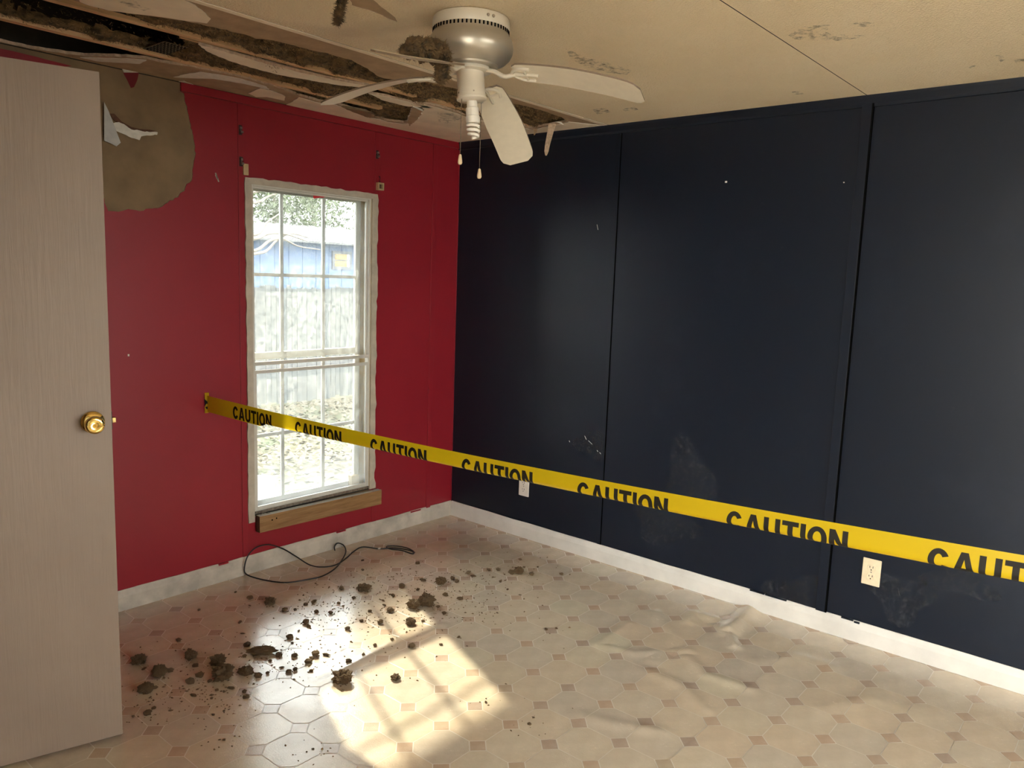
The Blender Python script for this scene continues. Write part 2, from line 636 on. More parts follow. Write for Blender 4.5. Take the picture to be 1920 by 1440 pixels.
# red wall: brown wallboard with red panels, battens and crown on it
bm = bmesh.new()
for a, b, c, d in strips_with_hole(XL, 0.12, -0.9, H - 0.001, WX0, WX1, WZ0, WZ1):
    box_bm(bm, a, b, 0.004, 0.12, c, d)
wl = bm_obj('wall_left', bm, 'wallboard')
tag(wl, 'red panelled wall with a window and a torn brown corner', 'wall', kind='structure')
box('top_plate', XL, 0.12, 0.004, 0.12, H, 2.62, 'deck', wl)  # wall top coloured dark to stand for the unlit roof space
red_fn = lambda a, b, d: Vector((a, d, b))

tear_px = [(335, 150), (345, 175), (351, 205), (356, 228), (361, 250), (366, 275), (366, 293), (361, 318), (360, 338), (350, 345), (346, 358), (338, 362), (334, 370), (318, 376), (305, 387), (285, 391), (262, 396), (240, 392), (222, 397), (203, 396), (196, 380), (188, 300), (182, 200), (160, 130), (130, 123), (100, 114), (70, 106), (40, 96)]
tear = [RW(*p) for p in tear_px]
TOPZ = 2.262
tear[0] = (tear[0][0], TOPZ)
tear[-1] = (tear[-1][0], TOPZ)
tear = ragged(tear, 0.012, 0.0035, 3)
tear = [(x, min(z, TOPZ - 0.001) if 0 < i < len(tear) - 1 else z) for i, (x, z) in enumerate(tear)]
loop = [(-3.25, 0.0), (-1.457, 0.0), (-1.457, TOPZ)] + tear + [(-3.25, TOPZ)]
slab('panel', [loop], lambda a, b, d: Vector((a, d, b)), 0.004, ['red', 'torn_edge'], wl)
for x0, x1, z0, z1 in ((-1.428, -0.645, WZ1 + 0.016, TOPZ), (-1.428, -0.645, 0, WZ0 - 0.012), (-0.612, -0.218, 0, TOPZ), (-0.184, 0, 0, TOPZ), (-1.428, WX0, WZ0 - 0.012, WZ1 + 0.016), (WX1, -0.645, WZ0 - 0.012, WZ1 + 0.016)):
    box('panel', x0, x1, 0.0, 0.004, z0, z1, 'red', wl)
box('batten', -1.457, -1.428, -0.004, 0.004, 0, TOPZ, 'red', wl, 0.0012)
box('batten', -0.645, -0.612, -0.003, 0.004, 0, TOPZ, 'red', wl, 0.0012)
box('batten', -0.218, -0.184, -0.006, 0.004, 0, TOPZ, 'red', wl, 0.0015)
# brown paper scraps and curls left in the torn corner
tri = [RW(*p) for p in ((231, 135), (261, 136), (258, 150), (252, 163), (246, 165), (240, 152))]
slab('paper_scrap', [tri], lambda a, b, d: Vector((a, 0.0025 + d, b)), 0.001, ['dark_red', 'dark_red'], wl)
lip = [RW(*p) for p in ((229, 129), (266, 130), (262, 136), (232, 136))]
slab('paper_scrap', [lip], lambda a, b, d: Vector((a, -0.004 + d, b)), 0.006, ['white_paper', 'white_paper'], wl)
fl = [RW(*p) for p in ((193, 192), (201, 208), (212, 236), (224, 268), (216, 275), (205, 269), (193, 264))]
slab('plastic_flap', [fl], lambda a, b, d: Vector((a, -0.012 - 0.05 * max(0, 2.0 - b) + d, b)), 0.002, ['plastic', 'plastic'], wl)
rip = [RW(*p) for p in ((209, 232), (222, 229), (232, 233), (246, 243), (262, 245), (280, 248), (295, 248), (294, 253), (276, 254), (264, 256), (261, 263), (240, 256), (218, 246))]
slab('paper_scrap', [ragged(rip, 0.01, 0.002, 5, True)], lambda a, b, d: Vector((a, -0.004 + d, b)), 0.006, ['white_paper', 'torn_edge'], wl)
rp2 = [RW(*p) for p in ((205, 213), (214, 213), (228, 228), (246, 238), (262, 242), (280, 243), (293, 246), (272, 247), (250, 247), (232, 237), (214, 226))]
slab('paper_scrap', [rp2], lambda a, b, d: Vector((a, -0.001 + d, b)), 0.004, ['endgrain', 'endgrain'], wl)
strip = [RW(*p) for p in ((-70, 76), (0, 91), (20, 95), (41, 100), (70, 107), (100, 115), (135, 124), (112, 126), (60, 124), (0, 118), (-70, 104))]
slab('panel', [ragged(strip, 0.02, 0.001, 8, True)], lambda a, b, d: Vector((a, -0.0008 + d, b)), 0.0008, ['red', 'torn_edge'], wl)
# light scratches
for u0, v0, u1, v1, wd in ((404, 324, 410, 341, 2.5), (405, 328, 408, 336, 3.5), (241, 664, 241, 668, 3)):
    sc = [RW(u0 - wd / 2, v0), RW(u0 + wd / 2, v0), RW(u1 + wd / 2, v1), RW(u1 - wd / 2, v1)]
    slab('scratch', [sc], lambda a, b, d: Vector((a, -0.0006 + d, b)), 0.0006, ['white_paper', 'white_paper'], wl)

# navy wall
bm = bmesh.new()
box_bm(bm, 0.004, 0.12, YR, 0.004, -0.9, 2.62)
wr = bm_obj('wall_right', bm, 'wallboard')
tag(wr, 'dark navy panelled wall right of the corner', 'wall', kind='structure')
seams = [0.0, -1.137, -2.348, -3.56, -4.77, -5.98, YR]
for i, (a, b) in enumerate(zip(seams, seams[1:])):
    box('panel', 0.0, 0.0038, b + 0.0015, a - (0.0015 if i else 0), 0.0, 2.27, 'navy', wr)
for y, wd, th in ((-1.137, 0.018, 0.003), (-2.331, 0.040, 0.010), (-3.56, 0.030, 0.006), (-4.77, 0.03, 0.006), (-5.98, 0.03, 0.006)):
    bm = bmesh.new()
    box_bm(bm, -th, 0.004, y - wd / 2 + 0.0, y + wd / 2, 0.09, 2.27, 0.001)
    bm_obj('batten', bm, 'navy', wr)
box('seam_gap', -0.0031, 0.003, -1.1510, -1.1458, 0.09, 2.27, 'slot', wr)  # black strip painted along the batten side as gap shade
box('seam_gap', -0.0101, 0.003, -2.3580, -2.3508, 0.09, 2.27, 'slot', wr)  # black strip over the batten's lit side, shade put in as colour
for u, v, r in ((1361, 341, 0.004), (1669, 189, 0.003), (1583, 675, 0.0055), (1582, 342, 0.002)):
    p = at(u, v, 0, -0.004)
    box('paint_chip', -0.0094 if u == 1583 else -0.005, 0.0, p.y - r, p.y + r, p.z - r, p.z + r, 'white_paper', wr)
for u0, v0, u1, v1 in ((1119, 421, 1121, 431), (1096, 817, 1099, 824), (1103, 826, 1110, 833), (1067, 826, 1068, 829), (1119, 844, 1121, 847), (1124, 848, 1126, 851), (1683, 1103, 1686, 1116)):
    a, b = at(u0, v0, 0, -0.003), at(u1, v1, 0, -0.003)
    mesh_obj('scratch', [(-0.0036, a.y, a.z), (-0.0036, a.y - 0.003, a.z), (-0.0036, b.y - 0.003, b.z), (-0.0036, b.y, b.z)], [(0, 1, 2, 3)], 'scuff' if u0 == 1683 else 'white_paper', wr)
for u, v, ru, rv in ((1690, 1120, 60, 45), (1800, 1090, 70, 30), (1290, 900, 45, 70), (1500, 1120, 60, 40), (1245, 985, 60, 35), (1110, 835, 30, 25)):
    a, b = at(u - ru, v, 0, -0.0035), at(u + ru, v, 0, -0.0035)
    c, d = at(u, v - rv, 0, -0.0035), at(u, v + rv, 0, -0.0035)
    V = [(-0.0034, (a.y + b.y) / 2, (c.z + d.z) / 2)]
    for k in range(20):
        t = 2 * math.pi * k / 20
        q = 1 + 0.3 * math.sin(3 * t + u)
        V.append((-0.0034, (a.y + b.y) / 2 + (b.y - a.y) / 2 * q * math.cos(t), (c.z + d.z) / 2 + (c.z - d.z) / 2 * q * math.sin(t)))
    mesh_obj('chalky_scuff', V, [(0, k, k % 20 + 1) for k in range(1, 21)], 'scuff', wr)

# the walls behind the camera, with the doorway the open door belongs to
bm = bmesh.new()
for a, b, c, d in strips_with_hole(XL - 0.12, 0.12, -0.9, 2.62, -3.3, -0.7, 0.55, 2.05):  # opening for the added rear window
    box_bm(bm, a, b, YR - 0.12, YR, c, d)
tag(bm_obj('wall_rear', bm, 'cream'), 'cream wall behind the photographer', 'wall', kind='structure')
SY0, SY1, SZ0, SZ1 = -6.0, -3.05, 0.06, 2.16      # opening for the added glass door in the side wall
bm = bmesh.new()
for a, b, c, d in strips_with_hole(YR, 0.12, -0.9, 2.62, SY0, SY1, SZ0, SZ1):
    box_bm(bm, XL - 0.12, XL, a, b, c, d)
box_bm(bm, -3.33, -3.25, -0.72, 0.0, 0, H)
box_bm(bm, -3.33, -3.25, -1.70, -1.57, 0, H)
box_bm(bm, -3.33, -3.25, -1.57, -0.72, 2.08, H)
box_bm(bm, XL, -3.25, -1.78, -1.70, 0, H)
tag(bm_obj('wall_side', bm, 'cream'), 'cream side wall with the closet doorway of the open door', 'wall', kind='structure')

# ------------------------------------------------------------------ floor: embossed vinyl in octagons and small squares
S = 0.167
TH = math.radians(0.5)
PHX, PHY = -0.0391, 0.0310
_ridges = []


def ridge(px, h, wd):
    P = [FW(*p) for p in px]
    for a, b in zip(P, P[1:]):
        _ridges.append((a.x, a.y, b.x, b.y, h, wd))


ridge([(1412, 1136), (1390, 1160), (1366, 1182)], 0.022, 0.042)
ridge([(1366, 1182), (1372, 1200), (1378, 1212)], 0.012, 0.024)
ridge([(1335, 1160), (1300, 1150), (1290, 1165)], 0.009, 0.035)
ridge([(1345, 1175), (1362, 1190)], 0.009, 0.028)
ridge([(1230, 1150), (1260, 1190), (1230, 1240)], 0.006, 0.035)
ridge([(1180, 1170), (1120, 1210), (1190, 1225), (1290, 1220)], 0.006, 0.03)
ridge([(1290, 1235), (1320, 1265), (1400, 1290)], 0.006, 0.035)
ridge([(1220, 1260), (1280, 1290), (1320, 1330)], 0.006, 0.035)
ridge([(1090, 1340), (1160, 1360), (1240, 1370)], 0.005, 0.035)
ridge([(640, 1256), (720, 1215), (770, 1180), (830, 1172)], 0.004, 0.022)
ridge([(240, 1340), (420, 1330), (560, 1320), (640, 1345)], 0.0014, 0.06)
ridge([(1420, 1240), (1500, 1232), (1560, 1250)], 0.005, 0.04)
ridge([(1540, 1330), (1640, 1310), (1700, 1330)], 0.004, 0.05)


def fh(x, y):
    h = 0.0
    for ax, ay, bx, by, hh, wd in _ridges:
        dx, dy = bx - ax, by - ay
        L = dx * dx + dy * dy
        t = max(0, min(1, ((x - ax) * dx + (y - ay) * dy) / L)) if L else 0
        d2 = (x - ax - t * dx) ** 2 + (y - ay - t * dy) ** 2
        if d2 < (wd * 3) ** 2:
            h = max(h, hh * math.exp(-d2 / (wd * wd)))
    e = min(1.0, max(0.0, -x / 0.02)) if x > -0.02 else 1.0
    return h * (0.4 + 0.6 * e) + 0.0008 * noise.noise(Vector((x * 3, y * 3, 0)))


def fnrm(x, y):
    e = 0.003
    return Vector((-(fh(x + e, y) - fh(x - e, y)) / (2 * e), -(fh(x, y + e) - fh(x, y - e)) / (2 * e), 1)).normalized()


nx, ny = 205, 310
V, F = [], []
for i in range(nx + 1):
    for j in range(ny + 1):
        x, y = XL + (0 - XL) * i / nx, YR + (0 - YR) * j / ny
        V.append((x, y, fh(x, y) * 0.9 - 0.0012))
for i in range(nx):
    for j in range(ny):
        q = i * (ny + 1) + j
        F.append((q, q + ny + 1, q + ny + 2, q + 1))
nb = len(V)
V += [(XL, YR, -0.06), (0, YR, -0.06), (0, 0, -0.06), (XL, 0, -0.06)]
F.append((nb, nb + 3, nb + 2, nb + 1))
fl_o = mesh_obj('floor', V, F, 'grout', None, True)
tag(fl_o, 'worn beige vinyl floor of octagons and small tan squares', 'floor', kind='structure')


def rot_lat(a, b):
    return a * math.cos(TH) - b * math.sin(TH), a * math.sin(TH) + b * math.cos(TH)


def tile_mesh(cx, cy, corners, rings):
    """a conforming raised piece: centre fan in rings plus a skirt, in world axes about (cx, cy)"""
    pts = []
    cut = 2
    if max(fh(cx + 0.04 * i_, cy + 0.04 * j_) for i_ in (-2, -1, 0, 1, 2) for j_ in (-2, -1, 0, 1, 2)) > 0.0025:
        cut, rings = 5, rings * 3
    for a, b in zip(corners, corners[1:] + corners[:1]):
        for q_ in range(cut):
            pts.append((a[0] + (b[0] - a[0]) * q_ / cut, a[1] + (b[1] - a[1]) * q_ / cut))
    n = len(pts)
    V, N = [], []

    def put(a, b, dz):
        x, y = rot_lat(a, b)
        x, y = max(XL, min(0.0, cx + x)), max(YR, min(0.0, cy + y))
        V.append((x - cx, y - cy, fh(x, y) + dz))
        N.append(fnrm(x, y))
    put(0, 0, 0)
    F = []
    for k in range(1, rings + 1):
        for a, b in pts:
            put(a * k / rings, b * k / rings, 0 if k < rings else -0.0002)
    for a, b in pts:
        put(a * 1.012, b * 1.012, -0.0016)
    for i in range(n):
        j = (i + 1) % n
        F.append((0, 1 + i, 1 + j))
        for k in range(rings):
            F.append((1 + k * n + i, 1 + (k + 1) * n + i, 1 + (k + 1) * n + j, 1 + k * n + j))
    return V, F, N


g = 0.0022
hd = 0.0385
E0, E1 = S / 2 - g, S / 2 - hd - g * 0.4
octo = [(E0, -E1), (E0, E1), (E1, E0), (-E1, E0), (-E0, E1), (-E0, -E1), (-E1, -E0), (E1, -E0)]
dia = [(hd - g * 1.6, 0), (0, hd - g * 1.6), (-(hd - g * 1.6), 0), (0, -(hd - g * 1.6))]
cands = {'octagon_tile': [], 'square_tile': []}
for i in range(-27, 4):
    for j in range(-39, 4):
        for nm, off, cor in (('square_tile', 0.0, dia), ('octagon_tile', 0.5, octo)):
            x, y = rot_lat((i + off) * S + PHX, (j + off) * S + PHY)
            ext = hd if nm == 'square_tile' else S / 2
            if x - ext * 0.7 > 0 or y - ext * 0.7 > 0 or x < XL + 0.02 or y < YR + 0.02:
                continue
            u, v, z = proj((x, y, 0))
            seen = z > 0.3 and -60 < u < 1980 and 700 < v < 1500
            if u < 215 and v < 1430 and seen:
                seen = False       # behind the open door
            cands[nm].append((z if seen else 50 + abs(z), x, y, cor))
for nm, lst in cands.items():
    lst.sort(key=lambda t: t[0])
    matk = 'tile' if nm == 'octagon_tile' else 'inset'
    rest_v, rest_f, rest_n = [], [], []
    for k, (z, x, y, cor) in enumerate(lst):
        Vt, Ft, Nt = tile_mesh(x, y, cor, 3 if nm == 'octagon_tile' else 1)
        if k < 300 and z < 50:
            me = bpy.data.meshes.new(nm)
            me.from_pydata(Vt, [], Ft)
            me.materials.append(MAT[matk])
            me.polygons.foreach_set('use_smooth', [True] * len(me.polygons))
            me.update()
            me.normals_split_custom_set_from_vertices(Nt)
            o = bpy.data.objects.new(nm, me)
            COL.objects.link(o)
            o.location = (x, y, 0)
            o.parent = fl_o
        else:
            b0 = len(rest_v)
            rest_v += [(a + x, b + y, c) for a, b, c in Vt]
            rest_f += [tuple(q + b0 for q in f) for f in Ft]
            rest_n += Nt
    if rest_v:
        o = mesh_obj(nm + '_field', rest_v, rest_f, matk, fl_o, True)
        o.data.normals_split_custom_set_from_vertices(rest_n)
        o['kind'] = 'stuff'


# ------------------------------------------------------------------ baseboards and crown trims
def baseboard(name, horiz, a0, a1, mat, label):
    prof = [(0, 0), (0.013, 0), (0.013, 0.062), (0.010, 0.076), (0.0065, 0.084), (0.004, 0.092), (0, 0.092)]
    bm = bmesh.new()
    n = 60
    rings = []
    for k in range(n + 1):
        s = a0 + (a1 - a0) * k / n
        jz = 0.0022 * noise.noise(Vector((s * 5, 3.1, 0))) + 0.0018 * noise.noise(Vector((s * 31, 1.1, 0)))
        rings.append([bm.verts.new((s, -d, z + (jz if z > 0.08 else 0)) if horiz else (-d, s, z + (jz if z > 0.08 else 0))) for d, z in prof])
    for p, q in zip(rings, rings[1:]):
        for i in range(len(prof) - 1):
            bm.faces.new((p[i], p[i + 1], q[i + 1], q[i]))
    bm.faces.new(rings[0])
    bm.faces.new(rings[-1])
    o = bm_obj(name, bm, mat)
    tag(o, label, 'baseboard', kind='structure')
    return o


bb_l = baseboard('baseboard_left', True, -3.25, -0.0, 'trim_dirty', 'dirty cream baseboard under the red wall')
bb_r = baseboard('baseboard_right', False, YR, -0.013, 'trim_white', 'chipped white baseboard under the navy wall')
# chips and black gaps along the top of the white baseboard
for u, v, L in ((1588, 1164, 0.05), (1606, 1171, 0.022), (1455, 1112, 0.10), (1420, 1102, 0.07)):
    p = at(u, v, 0, -0.010)
    box('paint_chip', -0.0125, -0.003, p.y - L / 2, p.y + L / 2, 0.0885 if L > 0.04 else 0.084, 0.0935 if L > 0.04 else 0.0905, 'navy', bb_r)
for u, v, L in ((640, 1004, 0.06), (420, 1085, 0.05), (780, 957, 0.08)):
    p = at(u, v, 1, -0.010)
    box('paint_chip', p.x - L / 2, p.x + L / 2, -0.0105, -0.003, 0.084, 0.0915, 'red', bb_l)
t = box('trim_1', RW(338, 158)[0], -0.0, -0.008, 0.003, 2.263, 2.2995, 'red', None, 0.0015)
tag(t, 'red crown strip where the red wall meets the ceiling', 'trim', kind='structure')
bm = bmesh.new()
pr = [(0.0, 2.255), (0.006, 2.257), (0.010, 2.266), (0.012, 2.288), (0.016, 2.2998), (0.0, 2.2998)]
rings = []
for k in range(81):
    y = -0.001 + (YR + 0.002) * k / 80
    jz = 0.0035 * noise.noise(Vector((y * 2.3, 0.3, 7)))
    rings.append([bm.verts.new((-d, y, z + (jz if z < 2.26 else 0))) for d, z in pr])
for p, q in zip(rings, rings[1:]):
    for i in range(len(pr)):
        j = (i + 1) % len(pr)
        bm.faces.new((p[i], p[j], q[j], q[i]))
bm.faces.new(rings[0])
bm.faces.new(rings[-1])
tag(bm_obj('trim_2', bm, 'navy'), 'navy crown strip where the dark wall meets the ceiling', 'trim', kind='structure')
t = box('trim_3', -0.004, 0.0015, -0.006, 0.0, 0.092, 2.262, 'red', None, 0.001)
tag(t, 'thin red paint line in the corner of the two walls', 'trim', kind='structure')

# ------------------------------------------------------------------ ceiling with the torn hole
SEAM1, SEAM2 = -1.072, -2.325
hole_px1 = [(155, 8), (205, 22), (270, 30), (345, 40), (400, 52), (460, 66), (480, 74), (512, 77), (562, 90), (620, 103), (660, 114), (690, 130), (705, 142), (720, 148), (740, 150), (776, 150), (815, 158), (858, 168), (910, 181), (965, 196), (999, 203), (1030, 213), (1052, 220), (1063, 227)]
hole_px2 = [(1053, 231), (1035, 234), (1015, 238), (999, 242), (975, 236), (940, 229), (905, 225), (880, 220), (860, 212), (830, 203), (807, 197), (785, 196), (793, 205), (785, 218), (770, 228), (757, 231), (740, 229), (726, 227), (712, 222), (695, 220), (689, 211), (665, 206), (644, 200), (630, 195), (597, 191), (560, 180), (512, 162), (450, 145), (387, 132), (350, 125), (310, 119), (275, 111), (237, 108), (190, 106.5), (158, 106)]
hole = [(-3.2, -0.74), (-2.9, -0.80), (-2.6, -0.77)] + [CW(*p) for p in hole_px1] + [CW(*p) for p in hole_px2]
hole = [(x, min(y, -0.012)) for x, y in hole] + [(-2.3, -0.010), (-3.2, -0.010)]
hole = ragged(hole, 0.02, 0.006, 11, True)
hole = [(x, min(y, -0.008)) for x, y in hole]
ceil_fn = lambda zz: (lambda a, b, d: Vector((a, b, zz + d)))
ce = slab('ceiling', [[(XL, SEAM1), (0.0, SEAM1), (0.0, 0.0), (XL, 0.0)], hole], ceil_fn(H + 0.002), 0.011, ['gypsum', 'torn_edge'])
tag(ce, 'stained cream textured ceiling torn open above the red wall', 'ceiling', kind='structure')
tear2_px = [(640, -40), (660, 10), (700, 22), (733, 37), (745, 41), (741, 33), (722, 18), (700, 0), (690, -40)]
tear2 = ragged([CW(*p) for p in tear2_px], 0.02, 0.003, 4, True)
slab('ceiling_panel', [[(XL, SEAM2), (0.0, SEAM2), (0.0, SEAM1 - 0.003), (XL, SEAM1 - 0.003)], tear2], ceil_fn(H), 0.010, ['ceiling', 'torn_edge'], ce)
slab('bare_board', [[(-2.4, -1.75), (-1.5, -1.75), (-1.5, -1.1), (-2.4, -1.1)]], ceil_fn(H + 0.0012), 0.004, ['gypsum', 'gypsum'], ce)
slab('ceiling_panel', [[(XL, -3.56), (0.0, -3.56), (0.0, SEAM2 - 0.004), (XL, SEAM2 - 0.004)]], ceil_fn(H), 0.013, ['ceiling', 'ceiling'], ce)
slab('ceiling_panel', [[(XL, -4.80), (0.0, -4.80), (0.0, -3.564), (XL, -3.564)]], ceil_fn(H), 0.013, ['ceiling', 'ceiling'], ce)
slab('ceiling_panel', [[(XL, YR), (0.0, YR), (0.0, -4.804), (XL, -4.804)]], ceil_fn(H), 0.013, ['ceiling', 'ceiling'], ce)
box('seam_batten', -2.6, -0.02, SEAM1 + 0.001, SEAM1 + 0.026, H - 0.0015, H + 0.002, 'ceiling_plain', ce)
for y in (SEAM1 - 0.0015, SEAM2 - 0.002, -3.562, -4.802):
    box('seam_gap', XL, -0.002, y - 0.0025, y + 0.0025, H + 0.0008, H + 0.012, 'slot', ce)


def paint_layer(px, seed, mats=('ceiling_plain', 'white_paper'), name='paint_layer', drop=0.0, raw=None):
    pts = raw if raw else [CW(*p) for p in px]
    pts = [(max(-3.24, min(-0.001, x)), max(SEAM1 + 0.027, min(-0.001, y))) for x, y in pts]
    slab(name, [ragged(pts, 0.02, 0.003, seed, True)], ceil_fn(H - drop), 0.002, list(mats), ce)


paint_layer([(158, -60), (150, 4), (165, 10), (204, 20), (235, 24), (270, 28), (310, 33), (352, 40), (388, 44), (395, 36), (385, 25), (366, 10), (340, -2), (300, -20), (280, -60)], 21)
paint_layer([(533, 198), (560, 183), (597, 193), (630, 197), (644, 202), (662, 208), (686, 213), (692, 222), (712, 224), (726, 229), (740, 231), (757, 233), (772, 230), (787, 219), (795, 205), (787, 198), (807, 199), (830, 205), (860, 214), (880, 222), (905, 227), (940, 231), (975, 238), (999, 244), (1015, 240), (1035, 236), (1053, 233), (1066, 229), (1150, 238), (861, 269), (780, 252), (640, 221)], 22)
paint_layer([(465, 175), (488, 166), (512, 171), (535, 181), (533, 189), (500, 182), (480, 182)], 23)
paint_layer([(150, 108), (190, 109), (237, 110), (275, 113), (262, 120), (228, 118), (180, 115)], 24, ('white_paper', 'white_paper'))
paint_layer([(325, 145), (345, 140), (375, 135), (420, 142), (455, 149), (500, 163), (505, 168), (450, 156), (400, 148), (360, 147)], 25, ('white_paper', 'white_paper'))
paint_layer([(335, 153), (345, 152), (360, 160), (345, 158)], 26, ('white_paper', 'white_paper'))
# a strip of board still clinging between the two openings, and hanging scraps
st = [CW(*p) for p in ((372, 84), (410, 93), (460, 106), (520, 121), (590, 138), (640, 150), (690, 160), (700, 166), (640, 159), (580, 147), (520, 136), (450, 118), (410, 105), (385, 94))]
slab('torn_board', [ragged(st, 0.015, 0.004, 31, True)], lambda a, b, d: Vector((a, b, 2.298 + 0.006 * math.sin(5 * a) + d)), 0.010, ['ceiling_plain', 'torn_edge'], ce)
st = [CW(*p) for p in ((690, 175), (720, 180), (770, 192), (800, 197), (808, 203), (760, 199), (720, 189))]
slab('torn_board', [ragged(st, 0.015, 0.003, 32, True)], lambda a, b, d: Vector((a, b, 2.300 + d)), 0.010, ['ceiling_plain', 'torn_edge'], ce)
fl1 = ragged([CW(*p) for p in ((774, 198), (793, 206), (783, 219), (768, 230), (764, 222))], 0.012, 0.004, 41, True)
_cx, _cy = fl1[0]
slab('torn_board', [fl1], lambda a, b, d: Vector((a, b, 2.296 - 0.05 * max(0.0, (a - _cx)) + d)), 0.009, ['gypsum', 'white_paper'], ce)
fl2 = [CW(*p) for p in ((640, 199), (668, 204), (695, 210), (704, 217), (690, 219), (660, 208))]
slab('torn_board', [ragged(fl2, 0.02, 0.004, 33, True)], lambda a, b, d: Vector((a, b, 2.296 + d)), 0.008, ['wallboard', 'wallboard'], ce)


def hang_strip(name, root_px, pts, mat, parent, th=0.0015, z0=H):
    """strip of torn paper hanging from the ceiling; pts = (du, drop, half width, sway)"""
    p0 = at(root_px[0], root_px[1], 2, z0)
    rt = Vector((CR.x, CR.y, 0)).normalized()
    fw = Vector((CD.x, CD.y, 0)).normalized()
    V, F = [], []
    for du, dz, hw, sw in pts:
        c = p0 + rt * du + fw * sw - Vector((0, 0, dz))
        V += [c - rt * hw, c + rt * hw, c + rt * hw + fw * th, c - rt * hw + fw * th]
    for i in range(len(pts) - 1):
        for k in range(4):
            l = (k + 1) % 4
            F.append((i * 4 + k, i * 4 + l, i * 4 + 4 + l, i * 4 + 4 + k))
    F += [(0, 1, 2, 3), tuple(len(V) - 4 + k for k in range(4))]
    return mesh_obj(name, V, F, mat, parent)


hang_strip('torn_paper', (1034, 233), [(0.004, -0.004, 0.020, 0), (0.0, 0.02, 0.017, 0.01), (-0.008, 0.06, 0.015, 0.006), (-0.016, 0.10, 0.013, -0.002), (-0.020, 0.135, 0.011, 0.004), (-0.021, 0.155, 0.004, 0.012)], 'torn_edge', ce, 0.002)
hang_strip('torn_paper', (1028, 250), [(0.0, -0.02, 0.012, 0.02), (-0.004, 0.03, 0.006, 0.02), (0.006, 0.06, 0.005, 0.03), (0.002, 0.085, 0.002, 0.03)], 'torn_edge', ce, 0.002)
hang_strip('torn_paper', (1004, 242), [(0, -0.004, 0.012, 0), (0.0, 0.015, 0.008, 0), (-0.006, 0.032, 0.002, 0)], 'gypsum', ce, 0.003)
hang_strip('torn_paper', (1046, 229), [(0.0, -0.002, 0.014, 0), (0.014, 0.004, 0.009, 0), (0.03, 0.012, 0.003, 0)], 'white_paper', ce, 0.003)
# water stains and mildew spots
for key, px in (('stain', [(1478, 66), (1500, 50), (1530, 47), (1556, 46), (1545, 55), (1560, 66), (1590, 66), (1622, 66), (1612, 71), (1570, 76), (1530, 75), (1490, 73)]),
                ('stain', [(1590, 46), (1612, 40), (1638, 42), (1640, 48), (1622, 50), (1600, 49)]),
                ('stain', [(1060, 90), (1100, 108), (1150, 120), (1185, 132), (1175, 140), (1140, 136), (1100, 126), (1070, 110)]),
                ('stain', [(1110, 205), (1135, 202), (1145, 210), (1120, 214)]),
                ('stain', [(1165, 204), (1190, 200), (1198, 206), (1172, 208)]),
                ('stain', [(1484, 172), (1500, 170), (1508, 176), (1490, 177)]),
                ('mold', [(1812, 125), (1830, 122), (1838, 125), (1820, 128)]),
                ('mold', [(1866, 103), (1880, 104), (1886, 112), (1876, 116)]),
                ('mold', [(1900, 112), (1918, 109), (1925, 114), (1905, 118)]),
                ('mold', [(222, 3), (240, 1), (256, 3), (262, 10), (285, 17), (270, 20), (258, 15), (240, 12)]),
                ('mold', [(820, 210), (850, 212), (865, 222), (840, 232), (822, 228)])):
    pts = [CW(*p) for p in px]
    c = (sum(p[0] for p in pts) / len(pts), sum(p[1] for p in pts) / len(pts))
    mesh_obj('water_stain', [(c[0], c[1], H - 0.0006)] + [(a, b, H - 0.0006) for a, b in pts], [(0, k, k % len(pts) + 1) for k in range(1, len(pts) + 1)], key, ce)

# roof space over the hole: strapping, insulation, deck
for y0, y1, xa in ((-0.662, -0.634, -0.02), (-0.312, -0.280, -0.86)):
    bm = bmesh.new()
    vs = box_bm(bm, -3.3, xa, y0, y1, 2.3085, 2.324)
    bmesh.ops.subdivide_edges(bm, edges=[e for e in bm.edges if abs(e.verts[0].co.x - e.verts[1].co.x) > 1], cuts=60)
    for v in bm.verts:
        v.co.y += 0.0035 * noise.noise(Vector((v.co.x * 6, y0 * 9 + (v.co.z > 2.33), 2))) + 0.002 * noise.noise(Vector((v.co.x * 30, y0, v.co.y * 9)))
    bm_obj('strapping', bm, 'lath', ce)
box('strapping', -2.02, -0.5, -0.596, -0.584, 2.316, 2.328, 'lath', ce)
pl = box('nail_plate', -2.035, -1.945, -0.500, -0.330, 2.3145, 2.3160, 'plate', ce)
bm = bmesh.new()
for i in range(7):
    for j in range(12):
        box_bm(bm, -2.031 + i * 0.0125 + (0.004 if j % 2 else 0), -2.031 + i * 0.0125 + 0.006 + (0.004 if j % 2 else 0), -0.495 + j * 0.0135, -0.491 + j * 0.0135, 2.3115, 2.3146)
o = bm_obj('plate_teeth', bm, 'deck', pl)


def in_hole(x, y):
    c = False
    n_ = len(hole)
    for i_ in range(n_):
        x1_, y1_ = hole[i_]
        x2_, y2_ = hole[i_ - 1]
        if (y1_ > y) != (y2_ > y) and x < (x2_ - x1_) * (y - y1_) / (y2_ - y1_) + x1_:
            c = not c
    return c


